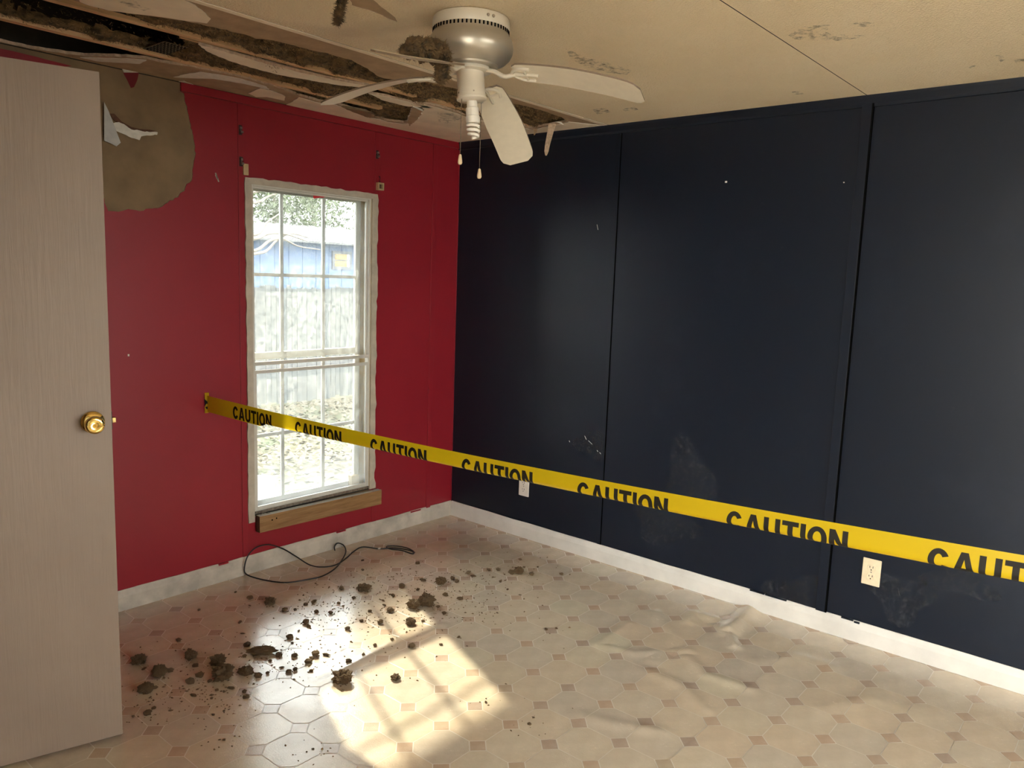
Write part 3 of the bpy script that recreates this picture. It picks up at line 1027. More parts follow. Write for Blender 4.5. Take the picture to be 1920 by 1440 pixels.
def ins_z(x, y):
    n1 = noise.fractal(Vector((x * 9, y * 9, 1.7)), 0.9, 2.1, 4)
    n2 = noise.noise(Vector((x * 45, y * 45, 4)))
    z = 2.317 + 0.020 * n1 + 0.008 * n2
    # cavities where the batt has fallen out (dark runs at the left)
    def void(x1, ya, yb, soft):
        fx = 1 / (1 + math.exp((x - x1 - 0.10 * noise.noise(Vector((y * 5, 2, 9)))) / soft))
        fy = 1 / (1 + math.exp((ya - y) / 0.018)) * 1 / (1 + math.exp((y - yb) / 0.018))
        return fx * fy
    j = 0.03 * noise.noise(Vector((x * 4, 5, 1)))
    vd = max(void(-1.98, -0.64, -0.40 + j, 0.05), void(-2.05, -0.255, 0.05, 0.06), 0.9 * void(-2.42, -0.95, -0.66, 0.03))
    z += 0.13 * vd
    # thin dark gaps along the torn board edges
    for ya, xa, xb in ((-0.80, -1.9, -1.2), (-0.57, -1.6, -1.1)):
        if xa < x < xb:
            z += 0.035 * math.exp(-((y - ya) / 0.03) ** 2)
    for ya in (-0.650, -0.297):
        if abs(y - ya) < 0.03 and not (ya < -0.6 and x > -0.95):
            z = max(z, 2.320 + 0.010 * (1 - abs(y - ya) / 0.03))
    return max(z, 2.300) if in_hole(x, y) else max(z, 2.3145)


gx, gy = 270, 84
X0, X1, Y0, Y1 = -3.22, -0.01, -1.02, -0.006
V, F = [], []
for i in range(gx + 1):
    for j in range(gy + 1):
        x, y = X0 + (X1 - X0) * i / gx, Y0 + (Y1 - Y0) * j / gy
        V.append((x, y, ins_z(x, y)))
for i in range(gx):
    for j in range(gy):
        q = i * (gy + 1) + j
        if V[q][2] < 2.352:
            F.append((q, q + 1, q + gy + 2, q + gy + 1))
ins = mesh_obj('roof_insulation', V, F, 'insul')
tag(ins, 'brown fibrous insulation showing through the torn ceiling', 'insulation', kind='stuff')
rnd = random.Random(5)
V, F = [], []
for k in range(26000):
    x, y = rnd.uniform(-2.75, -0.12), rnd.uniform(-0.96, -0.03)
    if not in_hole(x, y) or min(abs(y + 0.648), abs(y + 0.296)) < 0.02:
        continue
    z = ins_z(x, y)
    if z > 2.37 and rnd.random() < 0.92:
        continue
    a = rnd.gauss(0, 0.9)
    L = rnd.uniform(0.006, 0.018)
    wd = rnd.uniform(0.0006, 0.0016)
    d = Vector((math.cos(a), math.sin(a), rnd.uniform(-0.5, 0.25)))
    s = Vector((-math.sin(a), math.cos(a), 0)) * wd
    p = Vector((x, y, z - 0.003))
    m = p + d * L * 0.5 + Vector((0, 0, rnd.uniform(-0.006, 0.002)))
    b = len(V)
    V += [p - s, p + s, m + s, m - s, p + d * L]
    F += [(b, b + 1, b + 2, b + 3), (b + 3, b + 2, b + 4)]
V = [(v[0], v[1], max(v[2], 2.286)) for v in V]
fb = mesh_obj('insulation_fibres', V, F, 'fibre', ins)
fb['kind'] = 'stuff'
bm = bmesh.new()
box_bm(bm, XL - 0.4, 0.5, YR - 0.4, 0.05, 2.62, 2.70)
box_bm(bm, XL - 0.4, 0.5, 0.05, 0.95, 2.36, 2.70)  # unseen eave, its depth shaped to cut off the sun patch
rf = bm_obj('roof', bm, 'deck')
tag(rf, 'dark roof deck above the torn ceiling', 'roof', kind='structure')

# ------------------------------------------------------------------ window
w3 = empty('fill_window', (-2.0, YR - 0.06, 0.55), 'plain window added for fill light in the wall behind the photographer', 'window', kind='structure')  # unseen window added behind the camera to fill the room with light
bm = bmesh.new()
for a0, a1, b0, b1 in ((-3.3, -3.25, 0.55, 2.05), (-0.75, -0.7, 0.55, 2.05), (-2.025, -1.975, 0.60, 2.0), (-3.25, -0.75, 0.55, 0.60), (-3.25, -0.75, 2.0, 2.05)):
    box_bm(bm, a0, a1, YR - 0.09, YR - 0.03, b0, b1)
bm_obj('window_frame', bm, 'sash', w3)
for a0, a1 in ((-3.25, -2.025), (-1.975, -0.75)):
    box('pane', a0, a1, YR - 0.062, YR - 0.058, 0.60, 2.0, 'glass_outer', w3)
w2 = empty('fill_door', (XL - 0.06, -4.5, SZ0), 'sliding glass door added for fill light in the side wall beside the photographer', 'door', kind='structure')  # unseen glass door added to carry most of the room light
sm_ = (SY0 + SY1) / 2
for a0, a1 in ((SY0, sm_ + 0.03), (sm_ - 0.03, SY1)):
    xo = XL - 0.075 if a0 == SY0 else XL - 0.045
    bm = bmesh.new()
    for q0, q1, b0, b1 in ((a0, a0 + 0.05, SZ0, SZ1), (a1 - 0.05, a1, SZ0, SZ1), (a0 + 0.05, a1 - 0.05, SZ0, SZ0 + 0.07), (a0 + 0.05, a1 - 0.05, SZ1 - 0.05, SZ1)):
        box_bm(bm, xo - 0.013, xo + 0.013, q0, q1, b0, b1)
    lf = bm_obj('door_leaf', bm, 'sash', w2)
    box('pane', xo - 0.003, xo + 0.003, a0 + 0.05, a1 - 0.05, SZ0 + 0.07, SZ1 - 0.05, 'glass_outer', lf)

win = empty('window_1', (-1.03, 0.06, WZ0), 'tall white window with dusty panes in the red wall', 'window', kind='structure')


def frame_of(name, x0, x1, z0, z1, wd, y0, y1, mat, parent, bev=0.001):
    bm = bmesh.new()
    box_bm(bm, x0, x0 + wd, y0, y1, z0, z1, bev)
    box_bm(bm, x1 - wd, x1, y0, y1, z0, z1, bev)
    box_bm(bm, x0 + wd, x1 - wd, y0, y1, z0, z0 + wd, bev)
    box_bm(bm, x0 + wd, x1 - wd, y0, y1, z1 - wd, z1, bev)
    return bm_obj(name, bm, mat, parent)


# painted casing strips with a ragged paint edge
def rag_strip(x0, x1, z0, z1, seed, sides):
    rnd_ = random.Random(seed)
    pts = []
    def edge(a, b, n, rough):
        for i in range(n):
            t_ = i / n
            j = rnd_.uniform(0, 0.008) if rough else 0
            pts.append((a[0] + (b[0] - a[0]) * t_, a[1] + (b[1] - a[1]) * t_, j))
    L = []
    n = int(max((z1 - z0), (x1 - x0)) / 0.03)
    for i in range(n):
        t_ = i / n
        L.append((x0 - (rnd_.uniform(-0.002, 0.004) if 'l' in sides else 0), z1 + (z0 - z1) * t_))
    for i in range(n):
        t_ = i / n
        L.append((x0 + (x1 - x0) * t_, z0))
    for i in range(n):
        t_ = i / n
        L.append((x1 + (rnd_.uniform(-0.004, 0.009) * (1 if noise.noise(Vector((0, 0, (z0 + (z1 - z0) * t_) * 9))) > -0.1 else 0) if 'r' in sides else 0), z0 + (z1 - z0) * t_))
    for i in range(n):
        t_ = i / n
        L.append((x1 + (x0 - x1) * t_, z1 + (rnd_.uniform(-0.003, 0.005) if 't' in sides else 0)))
    return L


for (x0, x1, z0, z1, sd, sides) in ((-1.424, WX0 + 0.004, 0.258, 1.935, 1, 'l'), (WX1 - 0.004, -0.629, 0.29, 1.935, 2, 'r'), (WX0 + 0.004, WX1 - 0.004, 1.908, 1.936, 3, 't')):
    slab('casing', [rag_strip(x0, x1, z0, z1, sd, sides)], lambda a, b, d: Vector((a, -0.007 + d, b)), 0.009, ['casing', 'casing'], win)
box('jamb', WX0, WX0 + 0.006, 0.002, 0.13, WZ0, WZ1, 'jamb', win)
box('jamb', WX1 - 0.006, WX1, 0.002, 0.13, WZ0, WZ1, 'jamb', win)
box('jamb', WX0, WX1, 0.002, 0.13, WZ1 - 0.006, WZ1, 'jamb', win)
box('sill', WX0, WX1, 0.002, 0.15, WZ0 - 0.004, WZ0 + 0.016, 'dark_metal', win)
box('sill_track', WX0 + 0.01, WX1 - 0.01, -0.004, 0.004, WZ0 + 0.004, WZ0 + 0.018, 'steel', win)
IX0, IX1 = WX0 + 0.006, WX1 - 0.006
ZR = 1.046
frame_of('storm_frame', IX0, IX1, WZ0 + 0.012, WZ1 - 0.006, 0.012, 0.002, 0.030, 'sash', win)
us = frame_of('upper_sash', IX0 + 0.008, IX1 - 0.008, ZR, WZ1 - 0.014, 0.013, 0.018, 0.030, 'sash', win)
ls = frame_of('lower_sash', IX0 + 0.006, IX1 - 0.006, WZ0 + 0.022, ZR - 0.028, 0.016, 0.004, 0.017, 'sash', win)
box('meeting_rail', IX0 + 0.004, IX1 - 0.004, 0.001, 0.020, ZR - 0.004, ZR + 0.014, 'sash', win, 0.0015)
box('pane', IX0 + 0.02, IX1 - 0.02, 0.0225, 0.0245, ZR, WZ1 - 0.02, 'glass', us)
box('pane', IX0 + 0.02, IX1 - 0.02, 0.0095, 0.0115, WZ0 + 0.03, ZR - 0.03, 'glass', ls)
# outer window with grilles
box('outer_stile', WX1 - 0.036, WX1 - 0.006, 0.092, 0.112, WZ0 + 0.012, WZ1 - 0.006, 'sash', win)
box('outer_stile', WX0 + 0.006, WX0 + 0.030, 0.092, 0.112, WZ0 + 0.012, WZ1 - 0.006, 'sash', win)
box('outer_rail', WX0 + 0.03, WX1 - 0.036, 0.092, 0.112, WZ0 + 0.012, WZ0 + 0.040, 'sash', win)
box('outer_rail', WX0 + 0.03, WX1 - 0.036, 0.092, 0.112, WZ1 - 0.030, WZ1 - 0.006, 'sash', win)
box('outer_rail', WX0 + 0.03, WX1 - 0.036, 0.088, 0.112, 1.060, 1.095, 'sash', win)
for x in (-1.163, -0.908):
    box('muntin', x - 0.0085, x + 0.0085, 0.094, 0.106, WZ0 + 0.04, WZ1 - 0.03, 'sash', win)
for z in (1.484, 0.668):
    box('muntin', WX0 + 0.03, WX1 - 0.036, 0.095, 0.105, z - 0.0085, z + 0.0085, 'sash', win)
for i, x0 in enumerate((WX0 + 0.03, -1.1545, -0.8995)):
    x1 = (-1.1715, -0.9165, WX1 - 0.036)[i]
    for z0, z1 in ((WZ0 + 0.04, 0.6595), (0.6765, 1.06), (1.095, 1.4755), (1.4925, WZ1 - 0.03)):
        box('pane', x0, x1, 0.0995, 0.1010, z0, z1, 'glass_outer', win)
# red paint smear at the top of the glass
sm = [RW(*p) for p in ((591, 363), (601, 364), (620, 367), (612, 370), (601, 371), (593, 372))]
slab('paint_smear', [ragged(sm, 0.008, 0.002, 9, True)], lambda a, b, d: Vector((a, 0.0208 + d, b)), 0.0012, ['red_smear', 'red_smear'], us)
# tan block in the lower right corner between the windows
b = box('wood_block', -0.742, -0.690, 0.055, 0.088, WZ0 + 0.0162, WZ0 + 0.075, 'jamb', None, 0.002)
tag(b, 'small tan wooden block standing in the window track', 'block')

# timber under the window
bd = empty('sill_board', (-0.995, -0.02, 0.198), 'knotty brown timber board fixed under the window', 'board')
bm = bmesh.new()
box_bm(bm, -1.388, -0.606, -0.044, -0.0075, 0.199, 0.284, 0.002)
for v in bm.verts:
    v.co.z += -0.010 * (v.co.x + 1.388) / 0.78 + 0.010
    if v.co.x < -1.3 and v.co.y > -0.02:
        pass
bm.faces.ensure_lookup_table()
o = bm_obj('plank', bm, None, bd, False, ['timber', 'endgrain', 'trim_white'])
for p in o.data.polygons:
    c = p.center
    if abs(p.normal.x) > 0.9:
        p.material_index = 1
    elif p.normal.z > 0.9:
        p.material_index = 2
for x, z in ((-1.318, 0.262), (-1.293, 0.266)):
    lathe('nail_head', [(0.0, 0), (0.004, 0), (0.004, 0.001), (0, 0.0012)], 'slot', bd, Matrix.Translation((x, -0.0445, z)) @ Matrix.Rotation(math.pi / 2, 4, 'X'), 10, False)
# bent metal bits lying on the board ends
for i, pts in enumerate(([(-1.372, -0.026, 0.2965), (-1.350, -0.020, 0.301), (-1.330, -0.030, 0.2965), (-1.315, -0.022, 0.2975)], [(-0.648, -0.022, 0.2885), (-0.640, -0.026, 0.298), (-0.634, -0.020, 0.2885)])):
    o = tube('bent_wire', smooth_path(pts, 4), 0.0014, 'steel')
    tag(o, ('bent metal wire on the left end of the timber board', 'short bent metal wire on the right end of the timber board')[i], 'wire')

# curtain hardware on the red wall
def clip(u, v, label):
    x, z = RW(u, v)
    e = empty('curtain_clip', (x, -0.004, z), label, 'bracket', 'curtain clips above the window')
    box('clip_plate', x - 0.008, x + 0.008, -0.0055, -0.004, z - 0.022, z + 0.022, 'dark_metal', e)
    bm = bmesh.new()
    box_bm(bm, x - 0.004, x + 0.009, -0.018, -0.0055, z - 0.014, z - 0.004, 0.001)
    box_bm(bm, x - 0.007, x + 0.005, -0.016, -0.0055, z + 0.003, z + 0.014, 0.001)
    bm_obj('clip_jaw', bm, 'steel', e)
    lathe('screw', [(0, 0), (0.0035, 0), (0.003, 0.002), (0, 0.0024)], 'steel', e, Matrix.Translation((x + 0.002, -0.0055, z)) @ Matrix.Rotation(math.pi / 2, 4, 'X'), 10)


clip(449.5, 244, 'metal curtain clip high on the red batten left of the window')
clip(451, 303, 'metal curtain clip just above the left window corner')
clip(706.5, 290, 'metal curtain clip above the right window corner')
x, z = RW(459, 318)
b = box('wood_shim', x - 0.013, x + 0.013, -0.012, -0.0005, z - 0.026, z + 0.026, 'jamb', None, 0.001)
tag(b, 'tan wooden shim at the upper left window corner', 'shim')
x, z = RW(709, 350)
e = empty('wood_bracket', (x, 0, z), 'small square wooden bracket at the upper right window corner', 'bracket')
bm = bmesh.new()
for a0, a1, b0, b1 in ((-0.020, 0.020, 0.012, 0.02), (-0.020, 0.020, -0.02, -0.012), (-0.020, -0.012, -0.012, 0.012), (0.012, 0.020, -0.012, 0.012)):
    box_bm(bm, x + a0, x + a1, -0.026, -0.006, z + b0, z + b1)
bm_obj('bracket_frame', bm, 'jamb', e)
box('bracket_back', x - 0.012, x + 0.012, -0.012, -0.006, z - 0.012, z + 0.012, 'endgrain', e)
tube('hook', [(x + 0.002, -0.010, z + 0.02), (x + 0.002, -0.012, z + 0.05), (x + 0.002, -0.006, z + 0.055)], 0.0025, 'dark_metal', e)

# ------------------------------------------------------------------ open door
DE = Vector((-2.4506, -0.9584, 0.0))
DA = math.radians(164.6)
DM = Matrix.Translation(DE) @ Matrix.Rotation(DA, 4, 'Z')      # local x runs from the free edge to the hinges, local y towards the camera is +
W_, T_ = 0.81, 0.035
door = bm = bmesh.new()
box_bm(bm, 0, W_, -T_, 0, 0.010, 2.060, 0.0012)
me = bpy.data.meshes.new('door_1')
bmesh.ops.recalc_face_normals(bm, faces=bm.faces)
bm.to_mesh(me)
bm.free()
me.materials.append(MAT['door'])
door = link('door_1', me)
door.matrix_world = DM
tag(door, 'open beige door with embossed wood grain and brass knob', 'door', kind='structure')


def door_part(name, bm, mat, parent, smooth=True):
    me = bpy.data.meshes.new(name)
    bmesh.ops.recalc_face_normals(bm, faces=bm.faces)
    bm.to_mesh(me)
    bm.free()
    me.materials.append(MAT[mat])
    if smooth:
        me.polygons.foreach_set('use_smooth', [True] * len(me.polygons))
    o = bpy.data.objects.new(name, me)
    COL.objects.link(o)
    o.parent = parent
    return o


def lb(prof, M, seg=32):
    bm = bmesh.new()
    lathe_bm(bm, prof, M, seg)
    return bm


KN = Matrix.Translation((0.052, 0, 1.040)) @ Matrix.Rotation(-math.pi / 2, 4, 'X')
kn = door_part('door_knob', lb([(0.011, 0.004), (0.011, 0.022), (0.014, 0.028), (0.021, 0.034), (0.0255, 0.043), (0.027, 0.052), (0.0265, 0.058), (0.024, 0.0625), (0.019, 0.0645), (0.012, 0.0635), (0.0, 0.063)], KN, 40), 'brass', door)
door_part('rosette', lb([(0.033, 0.0), (0.0335, 0.003), (0.031, 0.0065), (0.022, 0.010), (0.012, 0.0115), (0.0, 0.0115)], KN, 40), 'brass', kn)
KB = Matrix.Translation((0.052, -T_, 1.040)) @ Matrix.Rotation(math.pi / 2, 4, 'X')
door_part('door_knob', lb([(0.033, 0.0), (0.031, 0.006), (0.012, 0.011), (0.011, 0.024), (0.021, 0.034), (0.027, 0.052), (0.023, 0.062), (0.0, 0.063)], KB, 32), 'brass', door)
bm = bmesh.new()
box_bm(bm, -0.0022, 0.001, -0.029, -0.004, 1.012, 1.068, 0.0008)
lp = door_part('latch_plate', bm, 'dark_metal', door, False)
bm = bmesh.new()
box_bm(bm, -0.013, -0.002, -0.020, -0.006, 1.032, 1.048, 0.0015)
door_part('latch_bolt', bm, 'brass_dull', lp, False)
for z in (0.25, 1.05, 1.85):
    bm = bmesh.new()
    lathe_bm(bm, [(0.006, z - 0.045), (0.006, z + 0.045)], Matrix.Translation((W_ + 0.004, 0.004, 0)), 12)
    door_part('hinge', bm, 'brass_dull', door)

# ------------------------------------------------------------------ ceiling fan
FX, FY = -1.622, -1.637
fan = empty('ceiling_fan', (FX, FY, H), 'white flush-mount ceiling fan with four blades, one drooping', 'ceiling fan')
FT = Matrix.Translation((FX, FY, 0))
# motor housing: canopy band with slots, bulging bowl
lathe('canopy', [(0.110, 2.2985), (0.116, 2.297), (0.119, 2.290), (0.1195, 2.268), (0.117, 2.264)], 'fan_white', fan, FT, 64)
hs = lathe('motor_housing', [(0.117, 2.266), (0.1175, 2.252), (0.1195, 2.246), (0.126, 2.238), (0.131, 2.226), (0.1325, 2.212), (0.130, 2.198), (0.123, 2.184), (0.110, 2.172), (0.094, 2.165), (0.086, 2.162), (0.084, 2.157), (0.060, 2.155)], 'fan_metal', fan, FT, 64)
slotme = None
for k in range(58):
    a = 2 * math.pi * k / 58
    if slotme is None:
        bm = bmesh.new()
        box_bm(bm, 0.1150, 0.1186, -0.0024, 0.0024, -0.0052, 0.0052)
        slotme = bpy.data.meshes.new('vent_slot')
        bm.to_mesh(slotme)
        bm.free()
        slotme.materials.append(MAT['slot'])
    o = bpy.data.objects.new('vent_slot', slotme)
    COL.objects.link(o)
    o.parent = hs
    o.matrix_parent_inverse = Matrix.Identity(4)
    o.matrix_basis = Matrix.Identity(4)
    o.matrix_local = fan.matrix_basis.inverted() @ Matrix.Translation((FX, FY, 2.2585)) @ Matrix.Rotation(a, 4, 'Z')
    o.matrix_parent_inverse = hs.matrix_parent_inverse.inverted() @ Matrix.Identity(4)
    o.matrix_parent_inverse = Matrix.Identity(4)
    attach(o, hs)
    o.matrix_basis = Matrix.Translation((FX, FY, 2.2585)) @ Matrix.Rotation(a, 4, 'Z')
for a in (-1.95, -1.80):
    lathe('canopy_screw', [(0, 0), (0.005, 0), (0.004, 0.003), (0, 0.0035)], 'steel', fan, FT @ Matrix.Rotation(a, 4, 'Z') @ Matrix.Translation((0.1195, 0, 2.281)) @ Matrix.Rotation(math.pi / 2, 4, 'Y'), 12)
lathe('flywheel', [(0.062, 2.157), (0.066, 2.152), (0.066, 2.144), (0.050, 2.142)], 'fan_white', fan, FT, 40)
FT2 = Matrix.Translation((FX, FY, 2.15)) @ Matrix.Rotation(-0.085, 4, Vector((CD.x, CD.y, 0)).normalized()) @ Matrix.Translation((0, 0, -2.15))
cup = lathe('switch_housing', [(0.040, 2.146), (0.0425, 2.144), (0.0425, 2.090), (0.044, 2.088), (0.044, 2.068), (0.047, 2.066), (0.047, 2.060), (0.040, 2.056), (0.020, 2.055)], 'fan_white', fan, FT2, 40)
for k in range(5):
    a = k * 1.256 + 0.3
    lathe('cup_screw', [(0, 0), (0.0025, 0), (0.002, 0.002), (0, 0.0022)], 'steel', cup, FT2 @ Matrix.Rotation(a, 4, 'Z') @ Matrix.Translation((0.044, 0, 2.078)) @ Matrix.Rotation(math.pi / 2, 4, 'Y'), 8)
lathe('lamp_socket', [(0.016, 2.057), (0.0165, 2.052), (0.0165, 2.038), (0.0205, 2.034), (0.0205, 2.012), (0.017, 2.008)], 'ivory_white', fan, FT2, 32)
bulb = lathe('bulb_base', [(0.014, 2.012), (0.0215, 2.010), (0.0225, 2.000), (0.0205, 1.990), (0.012, 1.987)], 'ivory_white', fan, FT2, 32)
hp = []
for k in range(110):
    t = k / 109
    a = t * 2 * math.pi * 3.2
    r = 0.0175 * (1 - 0.35 * t ** 3)
    hp.append(FT2 @ Vector((r * math.cos(a), r * math.sin(a), 1.990 - 0.044 * t)))
tube('bulb_spiral', hp, 0.0052, 'bulb', bulb, 8)


def chain(top, bot_z, label):
    x, y, z = top
    n = int((z - bot_z) / 0.0045)
    bm = bmesh.new()
    for k in range(n):
        zz = z - (z - bot_z) * k / n
        bmesh.ops.create_icosphere(bm, subdivisions=1, radius=0.0017, matrix=Matrix.Translation((x, y, zz)))
    lathe_bm(bm, [(0.0006, bot_z), (0.0006, z)], Matrix.Translation((x, y, 0)), 6)
    c = bm_obj('pull_chain', bm, 'chain', fan)
    lathe('chain_pull', [(0.0018, bot_z + 0.002), (0.004, bot_z), (0.0068, bot_z - 0.018), (0.0072, bot_z - 0.024), (0.0045, bot_z - 0.029), (0.0, bot_z - 0.030)], 'pendant', c, Matrix.Translation((x, y, 0)), 16)
    return c


c1 = Vector((FX, FY, 0)) - CR * 0.022 - Vector((CD.x, CD.y, 0)) * 0.030
lathe('chain_outlet', [(0.0, 0), (0.007, 0), (0.0055, 0.006), (0.003, 0.008), (0, 0.008)], 'steel', cup, Matrix.Translation((c1.x + 0.006, c1.y + 0.004, 2.118)) @ (-CD).to_track_quat('Z', 'Y').to_matrix().to_4x4(), 14)
chain((c1.x, c1.y, 2.118), 1.888, '')
c2 = Vector((FX, FY, 0)) + CR * 0.036 + Vector((CD.x, CD.y, 0)) * 0.034
chain((c2.x, c2.y, 2.058), 1.855, '')


def blade(az, pitch, root_z, droop, tilt0, name_label=None, r0=0.150, r1=0.545, wd=0.130, flare=1.0):
    """blade plus forged arm; droop bends the blade down towards its tip"""
    Rz = FT @ Matrix.Rotation(az, 4, 'Z')
    L = r1 - r0
    outline = []
    n = 24
    def half(s):
        hw = wd / 2 * (0.80 + 0.20 * min(1, s / 0.5))
        e = (1 - s) * L
        if e < 0.045:
            hw *= math.sqrt(max(0, 1 - ((0.045 - e) / 0.045) ** 2)) * 0.45 + 0.55
        e0 = s * L
        if e0 < 0.03:
            hw *= 0.72 + 0.28 * math.sqrt(max(0.0, 1 - ((0.03 - e0) / 0.03) ** 2))
        return hw
    th = 0.0055
    V, F, fm = [], [], []
    m = 6
    for i in range(n + 1):
        s = i / n
        s = s if i < n - 4 else 1 - (1 - s) * 1.0
        hw = half(s)
        x = r0 + L * s
        zc = root_z - tilt0 * (x - r0) - droop * s * s
        for k in range(m + 1):
            q = -1 + 2 * k / m
            y = hw * q
            z = zc + y * math.sin(pitch)
            V.append(Rz @ Vector((x, y * math.cos(pitch), z)))
        for k in range(m + 1):
            q = -1 + 2 * k / m
            y = hw * q
            z = zc + y * math.sin(pitch) + th
            V.append(Rz @ Vector((x, y * math.cos(pitch), z)))
    st_ = 2 * (m + 1)
    for i in range(n):
        a, b_ = i * st_, (i + 1) * st_
        for k in range(m):
            F.append((a + k, a + k + 1, b_ + k + 1, b_ + k)); fm.append(0)
            F.append((a + m + 1 + k, b_ + m + 1 + k, b_ + m + 2 + k, a + m + 2 + k)); fm.append(0)
        F.append((a, b_, b_ + m + 1, a + m + 1)); fm.append(1)
        F.append((a + m, a + 2 * m + 1, b_ + 2 * m + 1, b_ + m)); fm.append(1)
    for i in (0, n):
        a = i * st_
        for k in range(m):
            F.append((a + k, a + m + 1 + k, a + m + 2 + k, a + k + 1)); fm.append(1)
    bl = mesh_obj('fan_blade', V, F, None, fan, True, ['blade', 'blade_edge'], fm)
    edge_split(bl, 35)
    # arm: curved neck, then an open three-finger bracket under the blade
    bm = bmesh.new()
    def addtube(pts, r, sg=8):
        Vv, Ff = tube_data(smooth_path(pts, 5), r, sg)
        vs = [bm.verts.new(Rz @ Vector(v)) for v in Vv]
        for f in Ff:
            try:
                bm.faces.new([vs[q] for q in f])
            except ValueError:
                pass
    def under(x, y):
        s = max(0.0, (x - r0) / L)
        return (x, y * math.cos(pitch), root_z - tilt0 * max(0, x - r0) - droop * s * s + y * math.sin(pitch) - 0.003)
    zr = under(r0, 0)[2]
    addtube([(0.055, 0, 2.146), (0.082, 0, 2.140), (0.100, 0, (2.14 + zr) / 2 - 0.004), (0.118, 0, zr - 0.006), (0.138, 0, zr - 0.003), (r0, 0, zr)], 0.0072)
    addtube([under(r0 - 0.012, 0), under(r0 + 0.004, 0.022), under(r0 + 0.028, 0.036), under(r0 + 0.056, 0.034)], 0.0055)
    addtube([under(r0 - 0.012, 0), under(r0 + 0.004, -0.022), under(r0 + 0.028, -0.036), under(r0 + 0.056, -0.034)], 0.0055)
    addtube([under(r0 - 0.012, 0), under(r0 + 0.03, 0.0), under(r0 + 0.075, 0.0)], 0.0052)
    addtube([under(r0 + 0.030, -0.036), under(r0 + 0.036, -0.018), under(r0 + 0.034, 0), under(r0 + 0.036, 0.018), under(r0 + 0.030, 0.036)], 0.0042)
    bm_obj('blade_arm', bm, 'fan_white', fan, True)
    return bl


BZ = 2.132
blade(math.radians(-70), math.radians(-13), BZ, 0.045, 0.10)     # right
blade(math.radians(23), math.radians(-13), BZ - 0.007, 0.06, 0.30)         # drooping, towards the corner
blade(math.radians(106), math.radians(-13), BZ + 0.003, 0.06, 0.0)      # left, bowed
blade(math.radians(202), math.radians(-13), BZ, 0.0, 0.21)        # back towards the door, weighed down


# ------------------------------------------------------------------ insulation clumps
def clump_mesh(seed, sub=3, stretch=(1, 1, 0.72), rough=0.42, spikes=26):
    bm = bmesh.new()
    bmesh.ops.create_icosphere(bm, subdivisions=sub, radius=0.5)
    o = Vector((seed * 7.3, seed * 3.1, seed * 1.7))
    for v in bm.verts:
        d = v.co.normalized()
        f = 1 + rough * noise.fractal(d * 1.9 + o, 0.8, 2.0, 3) + 0.22 * noise.noise(d * 6 + o) + 0.12 * noise.noise(d * 14 + o)
        v.co = Vector((d.x * stretch[0], d.y * stretch[1], d.z * stretch[2])) * 0.5 * f
    rr = random.Random(seed)
    vs = list(bm.verts)
    for k in range(spikes):
        v = rr.choice(vs)
        d = v.co.normalized() + Vector((rr.uniform(-.6, .6), rr.uniform(-.6, .6), rr.uniform(-.4, .5)))
        t = d.cross(Vector((rr.uniform(-1, 1), rr.uniform(-1, 1), rr.uniform(-1, 1)))).normalized() * rr.uniform(0.015, 0.035)
        p = v.co * 0.92
        a, b, c = bm.verts.new(p - t), bm.verts.new(p + t), bm.verts.new(p + d * rr.uniform(0.08, 0.2))
        bm.faces.new((a, b, c))
    zmin = min(v.co.z for v in bm.verts)
    cut = zmin * 0.62
    for v in bm.verts:
        if v.co.z < cut:
            v.co.z = cut
        v.co.z -= cut
    me = bpy.data.meshes.new('insulation_clump')
    bm.to_mesh(me)
    bm.free()
    me.materials.append(MAT['crumb'])
    return me


